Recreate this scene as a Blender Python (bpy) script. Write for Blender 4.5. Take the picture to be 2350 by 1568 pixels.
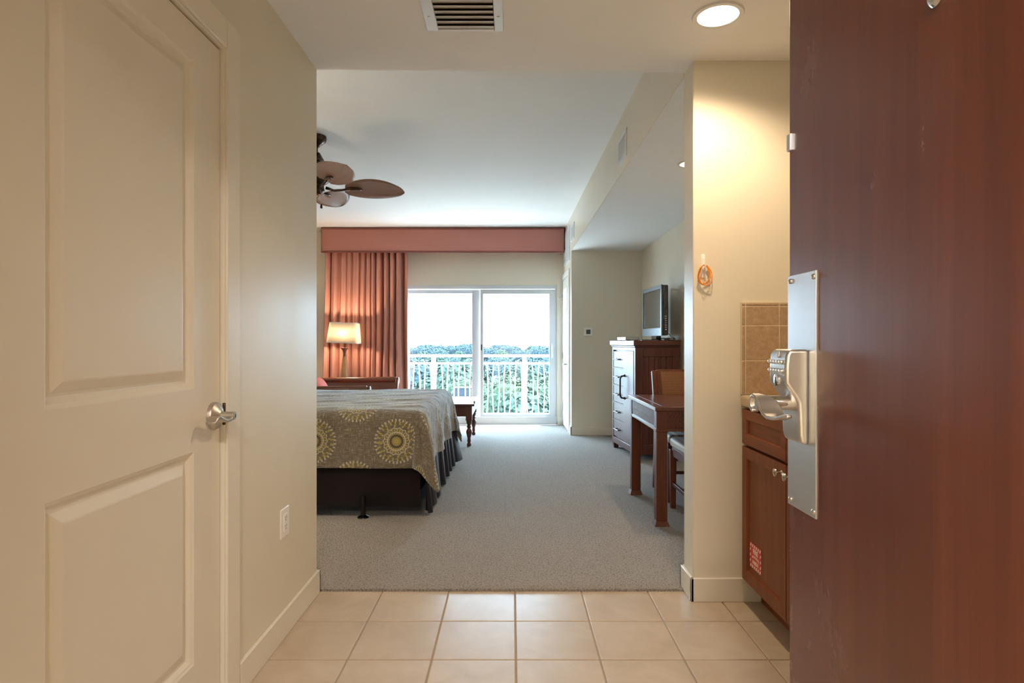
import bpy, bmesh, math, random
from mathutils import Vector, Matrix
random.seed(7)
PI = math.pi

# ------------------------------------------------------------------ camera, world, sun, exposure
scn = bpy.context.scene
C = scn.collection
for o in list(bpy.data.objects):
    bpy.data.objects.remove(o, do_unlink=True)
CAM_H, F = 1.15, 1406.0            # eye height (m), focal length in pixels of the 2350 px frame
cam = bpy.data.cameras.new('camera')
cam.sensor_width = 36.0
cam.lens = 36.0 * F / 2350.0
cam.clip_start, cam.clip_end = 0.02, 600
camo = bpy.data.objects.new('camera', cam)
camo.location = (0, 0, CAM_H)
camo.rotation_euler = (PI / 2, 0, 0)
C.objects.link(camo)
scn.camera = camo

SKY = 20.0
w = bpy.data.worlds.new('world')
scn.world = w
w.use_nodes = True
wn = w.node_tree
bg = wn.nodes['Background']
bg.inputs[0].default_value = (0.57, 0.79, 1.0, 1)
bg.inputs[1].default_value = SKY

sun = bpy.data.lights.new('sun', 'SUN')
sun.energy = 20.0
sun.angle = math.radians(0.6)
sun.color = (1.0, 0.95, 0.86)
so = bpy.data.objects.new('sun', sun)
sd = Vector((-0.70, -0.72, -1.75)).normalized()       # from the right, beyond the balcony
so.rotation_euler = sd.to_track_quat('-Z', 'Y').to_euler()
so.location = (6, 16, 12)
C.objects.link(so)

# sampling portal in the balcony door opening (lets the sky's light in, gives off none of its own)
pt = bpy.data.lights.new('window_portal', 'AREA')
pt.shape = 'RECTANGLE'
pt.size, pt.size_y = 3.1, 1.8
pt.cycles.is_portal = True
po = bpy.data.objects.new('window_portal', pt)
po.location = (-.94, 8.55, .98)
po.rotation_euler = (-PI / 2, 0, 0)
C.objects.link(po)

vs = scn.view_settings
vs.view_transform = 'Standard'
vs.look = 'None'
vs.exposure = 0.45
vs.gamma = 1.0
vs.use_curve_mapping = False


# ------------------------------------------------------------------ helpers
def px(x, y, Y):
    """world point seen at pixel (x, y) at distance Y in front of the camera"""
    return Vector(((x - 1175) / F * Y, Y, CAM_H + (784.5 - y) / F * Y))


def wloc(o):
    v = Vector((0, 0, 0))
    while o is not None:
        v += o.location
        o = o.parent
    return v


class MB:
    def __init__(self):
        self.v, self.f = [], []

    def add(self, vs_, fs):
        n = len(self.v)
        self.v += [Vector(p) for p in vs_]
        self.f += [tuple(i + n for i in f) for f in fs]
        return self

    def hexa(self, p):   # p: 4 bottom (ccw) + 4 top
        return self.add(p, [(3, 2, 1, 0), (4, 5, 6, 7), (0, 1, 5, 4), (1, 2, 6, 5), (2, 3, 7, 6), (3, 0, 4, 7)])

    def box(self, x0, x1, y0, y1, z0, z1):
        return self.hexa([(x0, y0, z0), (x1, y0, z0), (x1, y1, z0), (x0, y1, z0),
                          (x0, y0, z1), (x1, y0, z1), (x1, y1, z1), (x0, y1, z1)])

    def prism(self, pts, n):   # polygon pts (3d, planar) extruded by vector n
        n = Vector(n)
        k = len(pts)
        vs_ = [Vector(p) for p in pts] + [Vector(p) + n for p in pts]
        fs = [tuple(range(k - 1, -1, -1)), tuple(range(k, 2 * k))]
        fs += [(i, (i + 1) % k, (i + 1) % k + k, i + k) for i in range(k)]
        return self.add(vs_, fs)

    def lathe(self, prof, origin=(0, 0, 0), axis=(0, 0, 1), seg=24, caps=True):
        a = Vector(axis).normalized()
        q = a.to_track_quat('Z', 'Y').to_matrix()
        o = Vector(origin)
        vs_, fs = [], []
        for r, z in prof:
            for i in range(seg):
                t = 2 * PI * i / seg
                vs_.append(o + q @ Vector((r * math.cos(t), r * math.sin(t), z)))
        for j in range(len(prof) - 1):
            for i in range(seg):
                i2 = (i + 1) % seg
                fs.append((j * seg + i, j * seg + i2, (j + 1) * seg + i2, (j + 1) * seg + i))
        if caps:
            fs.append(tuple(range(seg - 1, -1, -1)))
            m = (len(prof) - 1) * seg
            fs.append(tuple(range(m, m + seg)))
        return self.add(vs_, fs)

    def cyl(self, p0, p1, r0, r1=None, seg=16):
        p0, p1 = Vector(p0), Vector(p1)
        d = p1 - p0
        return self.lathe([(r0, 0), (r0 if r1 is None else r1, d.length)], p0, d, seg)

    def tube(self, pts, r, seg=8, closed=False):
        pts = [Vector(p) for p in pts]
        n = len(pts)
        rs = r if isinstance(r, (list, tuple)) else [r] * n
        vs_, fs = [], []
        ref = None
        for i, p in enumerate(pts):
            if closed:
                t = pts[(i + 1) % n] - pts[i - 1]
            else:
                t = pts[min(i + 1, n - 1)] - pts[max(i - 1, 0)]
            t.normalize()
            if ref is None:
                ref = Vector((0, 0, 1)) if abs(t.z) < .9 else Vector((1, 0, 0))
            u = t.cross(ref)
            u.normalize()
            vv = u.cross(t)
            ref = vv
            for k in range(seg):
                a = 2 * PI * k / seg
                vs_.append(p + rs[i] * (math.cos(a) * u + math.sin(a) * vv))
        m = n if closed else n - 1
        for i in range(m):
            i2 = (i + 1) % n
            for k in range(seg):
                k2 = (k + 1) % seg
                fs.append((i * seg + k, i * seg + k2, i2 * seg + k2, i2 * seg + k))
        if not closed:
            fs.append(tuple(range(seg - 1, -1, -1)))
            fs.append(tuple(range((n - 1) * seg, n * seg)))
        return self.add(vs_, fs)

    def grid(self, fn, nu, nv):
        vs_ = [fn(i / nu, j / nv) for j in range(nv + 1) for i in range(nu + 1)]
        fs = [(j * (nu + 1) + i, j * (nu + 1) + i + 1, (j + 1) * (nu + 1) + i + 1, (j + 1) * (nu + 1) + i)
              for j in range(nv) for i in range(nu)]
        return self.add(vs_, fs)

    def ribbon(self, prof, th, w0, w1, to3d):
        """flat bar: centre line prof [(a,b)], thickness th in the a-b plane, from depth w0 to w1 (numbers or lists)"""
        n = len(prof)
        W0 = w0 if isinstance(w0, list) else [w0] * n
        W1 = w1 if isinstance(w1, list) else [w1] * n
        vs_, fs = [], []
        for i in range(n):
            a0, b0 = prof[max(i - 1, 0)]
            a1, b1 = prof[min(i + 1, n - 1)]
            l = math.hypot(a1 - a0, b1 - b0)
            na, nb = -(b1 - b0) / l * th / 2, (a1 - a0) / l * th / 2
            a, b = prof[i]
            vs_ += [to3d(a - na, b - nb, W0[i]), to3d(a + na, b + nb, W0[i]), to3d(a + na, b + nb, W1[i]), to3d(a - na, b - nb, W1[i])]
        for i in range(n - 1):
            for k in range(4):
                k2 = (k + 1) % 4
                fs.append((i * 4 + k, i * 4 + k2, i * 4 + 4 + k2, i * 4 + 4 + k))
        fs += [(3, 2, 1, 0), tuple(range(4 * n - 4, 4 * n))]
        return self.add(vs_, fs)

    def mesh(self, name, off=Vector((0, 0, 0))):
        me = bpy.data.meshes.new(name)
        me.from_pydata([p - off for p in self.v], [], self.f)
        bm = bmesh.new()
        bm.from_mesh(me)
        bmesh.ops.recalc_face_normals(bm, faces=bm.faces)
        bm.to_mesh(me)
        bm.free()
        return me

    def build(self, name, mat, parent=None, bevel=0, smooth=False, local=False, seg=2, subd=0):
        off = Vector((0, 0, 0)) if (local or parent is None) else wloc(parent)
        me = self.mesh(name, off)
        me.materials.append(mat)
        o = bpy.data.objects.new(name, me)
        C.objects.link(o)
        if parent is not None:
            o.parent = parent
        if smooth:
            for p in me.polygons:
                p.use_smooth = True
        if bevel:
            b = o.modifiers.new('bevel', 'BEVEL')
            b.width = bevel
            b.segments = seg
            b.limit_method = 'ANGLE'
            b.angle_limit = math.radians(40)
        if subd:
            s = o.modifiers.new('sub', 'SUBSURF')
            s.levels = s.render_levels = subd
        if smooth or bevel:
            try:
                for p in me.polygons:
                    p.use_smooth = True
                me.set_sharp_from_angle(angle=math.radians(35))
            except Exception:
                pass
        return o


def tag(o, label=None, cat=None, group=None, kind=None):
    if label:
        o['label'] = label
    if cat:
        o['category'] = cat
    if group:
        o['group'] = group
    if kind:
        o['kind'] = kind
    return o


def thing(name, label, cat, loc=(0, 0, 0), rz=0, group=None, kind=None):
    o = bpy.data.objects.new(name, None)
    o.empty_display_size = .05
    o.location = loc
    o.rotation_euler = (0, 0, rz)
    C.objects.link(o)
    return tag(o, label, cat, group, kind)


def copy_tree(o, parent=None):
    c = o.copy()
    C.objects.link(c)
    c.parent = parent
    for ch in list(o.children):
        copy_tree(ch, c)
    return c


def rects(mb, to3d, R, panels, profile):
    """a face R=(a0,a1,b0,b1) with stacked panels (a0,a1,b0,b1) cut by a moulding profile [(inset, depth)...]"""
    a0, a1, b0, b1 = R

    def quad(p, q, r, s):
        mb.add([to3d(*p), to3d(*q), to3d(*r), to3d(*s)], [(0, 1, 2, 3)])
    pa0, pa1 = panels[0][0], panels[0][1]
    quad((a0, b0, 0), (pa0, b0, 0), (pa0, b1, 0), (a0, b1, 0))
    quad((pa1, b0, 0), (a1, b0, 0), (a1, b1, 0), (pa1, b1, 0))
    last = b0
    for p in sorted(panels, key=lambda q: q[2]):
        quad((pa0, last, 0), (pa1, last, 0), (pa1, p[2], 0), (pa0, p[2], 0))
        last = p[3]
        prev = (0, 0)
        for ins, d in profile:
            A = [(p[0] + prev[0], p[2] + prev[0]), (p[1] - prev[0], p[2] + prev[0]), (p[1] - prev[0], p[3] - prev[0]), (p[0] + prev[0], p[3] - prev[0])]
            B = [(p[0] + ins, p[2] + ins), (p[1] - ins, p[2] + ins), (p[1] - ins, p[3] - ins), (p[0] + ins, p[3] - ins)]
            for i in range(4):
                j = (i + 1) % 4
                quad((*A[i], prev[1]), (*A[j], prev[1]), (*B[j], d), (*B[i], d))
            prev = (ins, d)
        i_, d = prev
        quad((p[0] + i_, p[2] + i_, d), (p[1] - i_, p[2] + i_, d), (p[1] - i_, p[3] - i_, d), (p[0] + i_, p[3] - i_, d))
    quad((pa0, last, 0), (pa1, last, 0), (pa1, b1, 0), (pa0, b1, 0))


# ------------------------------------------------------------------ materials
def newmat(name):
    m = bpy.data.materials.new(name)
    m.use_nodes = True
    nt = m.node_tree
    return m, nt, nt.nodes['Principled BSDF']


def N(nt, typ, **kw):
    n = nt.nodes.new(typ)
    for k, v in kw.items():
        setattr(n, k, v)
    return n


def setin(nt, sock, val):
    if hasattr(val, 'is_output') or isinstance(val, bpy.types.NodeSocket):
        nt.links.new(val, sock)
    else:
        sock.default_value = val


def mth(nt, op, a, b=0.0, c=0.0):
    n = N(nt, 'ShaderNodeMath', operation=op)
    setin(nt, n.inputs[0], a)
    if len(n.inputs) > 1:
        setin(nt, n.inputs[1], b)
    if len(n.inputs) > 2 and op in ('MULTIPLY_ADD', 'SMOOTH_MIN', 'WRAP', 'COMPARE'):
        setin(nt, n.inputs[2], c)
    return n.outputs[0]


def mixc(nt, f, a, b):
    n = N(nt, 'ShaderNodeMix', data_type='RGBA')
    setin(nt, n.inputs[0], f)
    setin(nt, n.inputs[6], a if not isinstance(a, tuple) else (*a[:3], 1))
    setin(nt, n.inputs[7], b if not isinstance(b, tuple) else (*b[:3], 1))
    return n.outputs[2]


def noise(nt, scale, detail=3, vec=None, rough=.5, dist=0):
    n = N(nt, 'ShaderNodeTexNoise')
    n.inputs['Scale'].default_value = scale
    n.inputs['Detail'].default_value = detail
    n.inputs['Roughness'].default_value = rough
    n.inputs['Distortion'].default_value = dist
    if vec is not None:
        nt.links.new(vec, n.inputs['Vector'])
    return n.outputs['Fac']


def objvec(nt, scale=(1, 1, 1), kind='Object'):
    tc = N(nt, 'ShaderNodeTexCoord')
    mp = N(nt, 'ShaderNodeMapping')
    mp.inputs['Scale'].default_value = scale
    nt.links.new(tc.outputs[kind], mp.inputs[0])
    return mp.outputs[0]


def bump(nt, bsdf, h, strength=.3, dist=.01):
    b = N(nt, 'ShaderNodeBump')
    b.inputs['Strength'].default_value = strength
    b.inputs['Distance'].default_value = dist
    nt.links.new(h, b.inputs['Height'])
    nt.links.new(b.outputs[0], bsdf.inputs['Normal'])


def ramp(nt, fac, stops, interp='LINEAR'):
    r = N(nt, 'ShaderNodeValToRGB')
    r.color_ramp.interpolation = interp
    e = r.color_ramp.elements
    while len(e) > 1:
        e.remove(e[-1])
    e[0].position, e[0].color = stops[0][0], (*stops[0][1], 1)
    for p, c in stops[1:]:
        x = e.new(p)
        x.color = (*c, 1)
    nt.links.new(fac, r.inputs[0])
    return r.outputs[0]


def plain(name, col, rough=.5, metal=0, var=.06, scale=6, bmp=0, bscale=60, coat=0, spec=.5, sheen=0):
    m, nt, b = newmat(name)
    v = objvec(nt)
    f = noise(nt, scale, 3, v)
    c2 = tuple(max(0, x * (1 - var * 2)) for x in col)
    c1 = tuple(min(1, x * (1 + var)) for x in col)
    nt.links.new(mixc(nt, f, c2, c1), b.inputs['Base Color'])
    b.inputs['Roughness'].default_value = rough
    b.inputs['Metallic'].default_value = metal
    b.inputs['Specular IOR Level'].default_value = spec
    b.inputs['Coat Weight'].default_value = coat
    b.inputs['Coat Roughness'].default_value = .12
    if sheen:
        b.inputs['Sheen Weight'].default_value = sheen
        b.inputs['Sheen Roughness'].default_value = .4
    if bmp:
        bump(nt, b, noise(nt, bscale, 2, v), bmp, .004)
    return m


def wood(name, dark, light, rough=.3, axis=2, coat=.0, scale=1.0, spec=.5, coatr=.15):
    m, nt, b = newmat(name)
    sc = [28 * scale] * 3
    sc[axis] = 1.4 * scale
    v = objvec(nt, tuple(sc))
    f = noise(nt, 1.0, 5, v, .6, 1.2)
    sc2 = [7 * scale] * 3
    sc2[axis] = .5 * scale
    f2 = noise(nt, 1.0, 2, objvec(nt, tuple(sc2)), .5, .6)
    mid = tuple((a + c) / 2 for a, c in zip(dark, light))
    c1 = ramp(nt, f, [(.25, dark), (.5, mid), (.75, light)])
    c = mixc(nt, mth(nt, 'MULTIPLY', f2, .45), c1, tuple(x * .55 for x in dark))
    nt.links.new(c, b.inputs['Base Color'])
    b.inputs['Roughness'].default_value = rough
    b.inputs['Specular IOR Level'].default_value = spec
    b.inputs['Coat Weight'].default_value = coat
    b.inputs['Coat Roughness'].default_value = coatr
    bump(nt, b, f, .06, .002)
    return m


def metal(name, col, rough=.3, aniso=True):
    m, nt, b = newmat(name)
    v = objvec(nt, (40, 40, 90))
    f = noise(nt, 1, 2, v)
    nt.links.new(mixc(nt, f, tuple(x * .9 for x in col), col), b.inputs['Base Color'])
    b.inputs['Metallic'].default_value = 1
    nt.links.new(mth(nt, 'MULTIPLY_ADD', f, .1, rough - .05), b.inputs['Roughness'])
    return m


def emit(name, col, strength):
    m, nt, b = newmat(name)
    b.inputs['Base Color'].default_value = (*col, 1)
    b.inputs['Emission Color'].default_value = (*col, 1)
    b.inputs['Emission Strength'].default_value = strength
    return m


M = {}


def wallpaint(name, col, rough=.38):
    m, nt, b = newmat(name)
    v = objvec(nt)
    f = noise(nt, 3.5, 4, v)
    nt.links.new(mixc(nt, f, tuple(x * .96 for x in col), col), b.inputs['Base Color'])
    f2 = noise(nt, 5, 3, objvec(nt, (1, 1, .5)))
    nt.links.new(mth(nt, 'MULTIPLY_ADD', f2, .25, rough - .1), b.inputs['Roughness'])
    h = mth(nt, 'ADD', noise(nt, 140, 2, v), mth(nt, 'MULTIPLY', noise(nt, 14, 2, v), 1.5))
    bump(nt, b, h, .10, .003)
    return m


M['wall'] = wallpaint('cream_wall_paint', (.76, .71, .59))
M['ceil'] = plain('ceiling_paint', (.85, .855, .86), .75, var=.015, bmp=.12, bscale=120)
M['trim'] = plain('ivory_trim_paint', (.79, .745, .645), .3, var=.02, spec=.5)
M['doorpaint'] = plain('ivory_door_paint', (.77, .725, .635), .33, var=.02)
M['whitetrim'] = plain('white_trim_paint', (.82, .81, .76), .3, var=.02)
M['white'] = plain('white_vinyl', (.66, .69, .72), .35, var=.01)
M['rail'] = plain('white_powder_coat', (.88, .88, .86), .4, var=.01)
M['whiteplastic'] = plain('white_plastic', (.88, .87, .84), .35, var=.01)
M['greyplastic'] = plain('grey_plastic', (.45, .46, .46), .4, var=.02)
M['black'] = plain('black_plastic', (.012, .013, .018), .3, var=.1)
M['blackgloss'] = plain('gloss_black_plastic', (.02, .02, .024), .12, var=.05, coat=.5)
M['darkslot'] = plain('dark_slot', (.02, .017, .015), .7, var=.1)
M['nickel'] = metal('satin_nickel', (.60, .57, .53), .40)
M['steel'] = metal('brushed_steel', (.72, .74, .76), .38)
M['chrome'] = metal('polished_chrome', (.8, .8, .82), .1)
M['brassknob'] = metal('warm_nickel_knob', (.75, .68, .56), .25)
M['blackmetal'] = metal('oil_rubbed_metal', (.05, .045, .045), .3)
M['bronze'] = metal('dark_bronze', (.10, .065, .05), .28)
M['vent_tan'] = plain('tan_duct_blade', (.42, .33, .22), .5, var=.05)
M['ventmetal'] = plain('white_enamel_metal', (.72, .73, .75), .3, var=.02)
M['cherry'] = wood('dark_cherry_wood', (.055, .012, .007), (.155, .036, .017), .36, 2, .12)
M['cherry_x'] = wood('dark_cherry_wood_x', (.055, .012, .007), (.155, .036, .017), .36, 0, .12)
M['desk'] = wood('brown_mahogany', (.085, .022, .010), (.18, .050, .019), .38, 2, .0, spec=.3)
M['deskx'] = wood('brown_mahogany_x', (.085, .022, .010), (.18, .050, .019), .30, 0, .1, spec=.4)
M['kitchen'] = wood('kitchen_cherry', (.15, .036, .010), (.27, .078, .024), .4, 2, .0, spec=.3)
M['kitcheny'] = wood('kitchen_cherry_y', (.15, .036, .010), (.27, .078, .024), .4, 1, .0, spec=.3)
M['sofawood'] = wood('sofa_walnut', (.12, .035, .018), (.24, .085, .045), .3, 0, .2)
M['lampwood'] = wood('honey_oak', (.30, .15, .05), (.50, .28, .11), .3, 2, .3)
M['lampdark'] = plain('dark_turned_wood', (.13, .055, .03), .35)
M['blade'] = wood('fan_blade_wood', (.22, .12, .08), (.34, .20, .14), .38, 0)
M['orange'] = plain('orange_tubing', (.85, .30, .03), .25, var=.1, coat=.3)
M['coral'] = plain('coral_fabric', (.72, .16, .11), .85, var=.1, bmp=.2, bscale=300)
M['piping'] = plain('dark_rose_piping', (.20, .055, .045), .8)
M['skirt'] = plain('aubergine_satin', (.012, .008, .016), .40, var=.2, scale=20, sheen=.08)
M['box'] = plain('dark_box_cover', (.009, .005, .005), .8, var=.2, spec=.2)
M['mattress'] = plain('mattress_ticking', (.6, .58, .54), .9)
M['concrete'] = plain('balcony_concrete', (.62, .60, .56), .8, bmp=.2)
M['bark'] = plain('bark', (.16, .12, .09), .9)
M['screen'] = plain('lcd_screen', (.012, .013, .012), .06, var=.02, spec=.9, coat=1)
M['lcd'] = plain('lcd_glass', (.06, .08, .07), .2)
M['red'] = plain('sticker_red', (.62, .03, .02), .4, var=.03)
M['stickerwhite'] = plain('sticker_white', (.85, .82, .76), .4, var=.02)
M['housewall'] = plain('weathered_house_wall', (.022, .026, .032), .9, spec=.05)
M['houseroof'] = plain('pale_roof', (.07, .07, .075), .9, spec=.05)
M['bezel'] = plain('graphite_bezel', (.10, .10, .10), .3, var=.03)
M['silver'] = plain('silver_plastic', (.5, .52, .54), .25, metal=.6, var=.03)


def glass_mat():
    m = bpy.data.materials.new('window_glass')
    m.use_nodes = True
    nt = m.node_tree
    nt.nodes.clear()
    out = N(nt, 'ShaderNodeOutputMaterial')
    tr = N(nt, 'ShaderNodeBsdfTransparent')
    tr.inputs[0].default_value = (.95, .98, .98, 1)
    gl = N(nt, 'ShaderNodeBsdfGlossy')
    gl.inputs['Roughness'].default_value = .02
    lw = N(nt, 'ShaderNodeLayerWeight')       # 'Facing' is the same from both sides of the pane
    fac = mth(nt, 'MULTIPLY_ADD', mth(nt, 'POWER', lw.outputs['Facing'], 5.0), .9, .04)
    mx = N(nt, 'ShaderNodeMixShader')
    nt.links.new(fac, mx.inputs[0])
    nt.links.new(tr.outputs[0], mx.inputs[1])
    nt.links.new(gl.outputs[0], mx.inputs[2])
    nt.links.new(mx.outputs[0], out.inputs[0])
    return m


M['glass'] = glass_mat()


def entry_door_mat():
    m, nt, b = newmat('cherry_veneer_door')
    f = noise(nt, 1, 6, objvec(nt, (17, 23, .9)), .72, .35)
    f2 = noise(nt, 1, 2, objvec(nt, (4, 8, .8)), .5, .2)
    c = ramp(nt, f, [(.25, (.080, .017, .008)), (.5, (.112, .025, .011)), (.75, (.150, .037, .016))])
    c = mixc(nt, mth(nt, 'MULTIPLY', f2, .35), c, (.055, .014, .009))
    # scuffs: pale smudges with their own shape
    s = noise(nt, 13, 6, objvec(nt, (1, 1, .5)), .6, .3)
    s2 = noise(nt, 1.6, 2, objvec(nt, (1, 1, 1)))
    sm = mth(nt, 'MULTIPLY', ramp(nt, s, [(.50, (0, 0, 0)), (.80, (1, 1, 1))]), ramp(nt, s2, [(.45, (0, 0, 0)), (.70, (1, 1, 1))]))
    c = mixc(nt, mth(nt, 'MULTIPLY', sm, .16), c, (.45, .40, .42))
    nt.links.new(c, b.inputs['Base Color'])
    nt.links.new(mth(nt, 'MULTIPLY_ADD', f, .08, .30), b.inputs['Roughness'])
    b.inputs['Specular IOR Level'].default_value = .2
    b.inputs['Coat Weight'].default_value = .8
    nt.links.new(mth(nt, 'MULTIPLY_ADD', sm, .2, .26), b.inputs['Coat Roughness'])
    b.inputs['Coat IOR'].default_value = 1.5
    return m


M['entrydoor'] = entry_door_mat()


def tile_mat(name, c1, c2, rough, sc=5, bmp=.05):
    m, nt, b = newmat(name)
    v = objvec(nt)
    oi = N(nt, 'ShaderNodeObjectInfo')
    va = N(nt, 'ShaderNodeVectorMath', operation='ADD')
    sc_ = N(nt, 'ShaderNodeVectorMath', operation='SCALE')
    nt.links.new(oi.outputs['Location'], sc_.inputs[0])
    sc_.inputs['Scale'].default_value = 3.7
    nt.links.new(v, va.inputs[0])
    nt.links.new(sc_.outputs[0], va.inputs[1])
    f = noise(nt, sc, 6, va.outputs[0], .65, .8)
    c = ramp(nt, f, [(.3, c1), (.7, c2)])
    c = mixc(nt, mth(nt, 'MULTIPLY', oi.outputs['Random'], .12), c, tuple(x * .8 for x in c1))
    nt.links.new(c, b.inputs['Base Color'])
    b.inputs['Roughness'].default_value = rough
    b.inputs['Specular IOR Level'].default_value = .7
    bump(nt, b, f, bmp, .003)
    return m


M['tile'] = tile_mat('beige_ceramic_tile', (.50, .395, .285), (.62, .515, .40), .28)
M['grout'] = plain('beige_grout', (.40, .31, .22), .9)
M['splash'] = tile_mat('tan_stone_tile', (.36, .24, .14), (.52, .37, .235), .5, 40, .25)
M['groutlight'] = plain('cream_grout', (.66, .55, .40), .9)
M['counter'] = tile_mat('tan_counter', (.50, .37, .23), (.60, .47, .31), .35, 60, .05)


def carpet_mat():
    m, nt, b = newmat('loop_carpet')
    v = objvec(nt)
    vo = N(nt, 'ShaderNodeTexVoronoi')
    vo.inputs['Scale'].default_value = 120
    mp = objvec(nt, (1, .75, 1))
    rot = N(nt, 'ShaderNodeMapping')
    rot.inputs['Rotation'].default_value = (0, 0, .6)
    nt.links.new(mp, rot.inputs[0])
    nt.links.new(rot.outputs[0], vo.inputs['Vector'])
    vo.inputs['Randomness'].default_value = .55
    d = vo.outputs['Distance']
    big = noise(nt, 2.2, 3, v)
    c = ramp(nt, d, [(.0, (.45, .41, .37)), (.45, (.35, .315, .28)), (.8, (.155, .135, .115))])
    c = mixc(nt, mth(nt, 'MULTIPLY', big, .3), c, (.32, .29, .265))
    nt.links.new(c, b.inputs['Base Color'])
    b.inputs['Roughness'].default_value = .95
    b.inputs['Specular IOR Level'].default_value = .15
    b.inputs['Sheen Weight'].default_value = .1
    b.inputs['Sheen Roughness'].default_value = .6
    h = mth(nt, 'ADD', mth(nt, 'MULTIPLY', d, -1.0), mth(nt, 'MULTIPLY', noise(nt, 500, 2, v), .4))
    bump(nt, b, h, .9, .008)
    return m


M['carpet'] = carpet_mat()


def curtain_mat(name, c1, c2, sheen=.35, rough=.5):
    m, nt, b = newmat(name)
    f = noise(nt, 1, 3, objvec(nt, (500, 500, 60)))
    nt.links.new(mixc(nt, f, c1, c2), b.inputs['Base Color'])
    b.inputs['Roughness'].default_value = rough
    b.inputs['Sheen Weight'].default_value = sheen
    b.inputs['Sheen Roughness'].default_value = .35
    b.inputs['Sheen Tint'].default_value = (1, .75, .65, 1)
    b.inputs['Subsurface Weight'].default_value = 0
    bump(nt, b, f, .08, .002)
    return m


M['curtain'] = curtain_mat('terracotta_satin', (.50, .22, .17), (.60, .285, .23))
M['valance'] = curtain_mat('terracotta_weave', (.44, .17, .135), (.54, .235, .19), .2, .7)


def shade_mat():
    m = bpy.data.materials.new('linen_shade')
    m.use_nodes = True
    nt = m.node_tree
    nt.nodes.clear()
    out = N(nt, 'ShaderNodeOutputMaterial')
    d = N(nt, 'ShaderNodeBsdfDiffuse')
    t = N(nt, 'ShaderNodeBsdfTranslucent')
    f = noise(nt, 1, 2, objvec(nt, (300, 300, 300)))
    c = mixc(nt, f, (.86, .80, .68), (.92, .87, .77))
    nt.links.new(c, d.inputs[0])
    nt.links.new(c, t.inputs[0])
    mx = N(nt, 'ShaderNodeMixShader')
    mx.inputs[0].default_value = .55
    nt.links.new(d.outputs[0], mx.inputs[1])
    nt.links.new(t.outputs[0], mx.inputs[2])
    nt.links.new(mx.outputs[0], out.inputs[0])
    return m


M['shade'] = shade_mat()

QL = .535                       # spacing of the quilt medallions (m)


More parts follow.
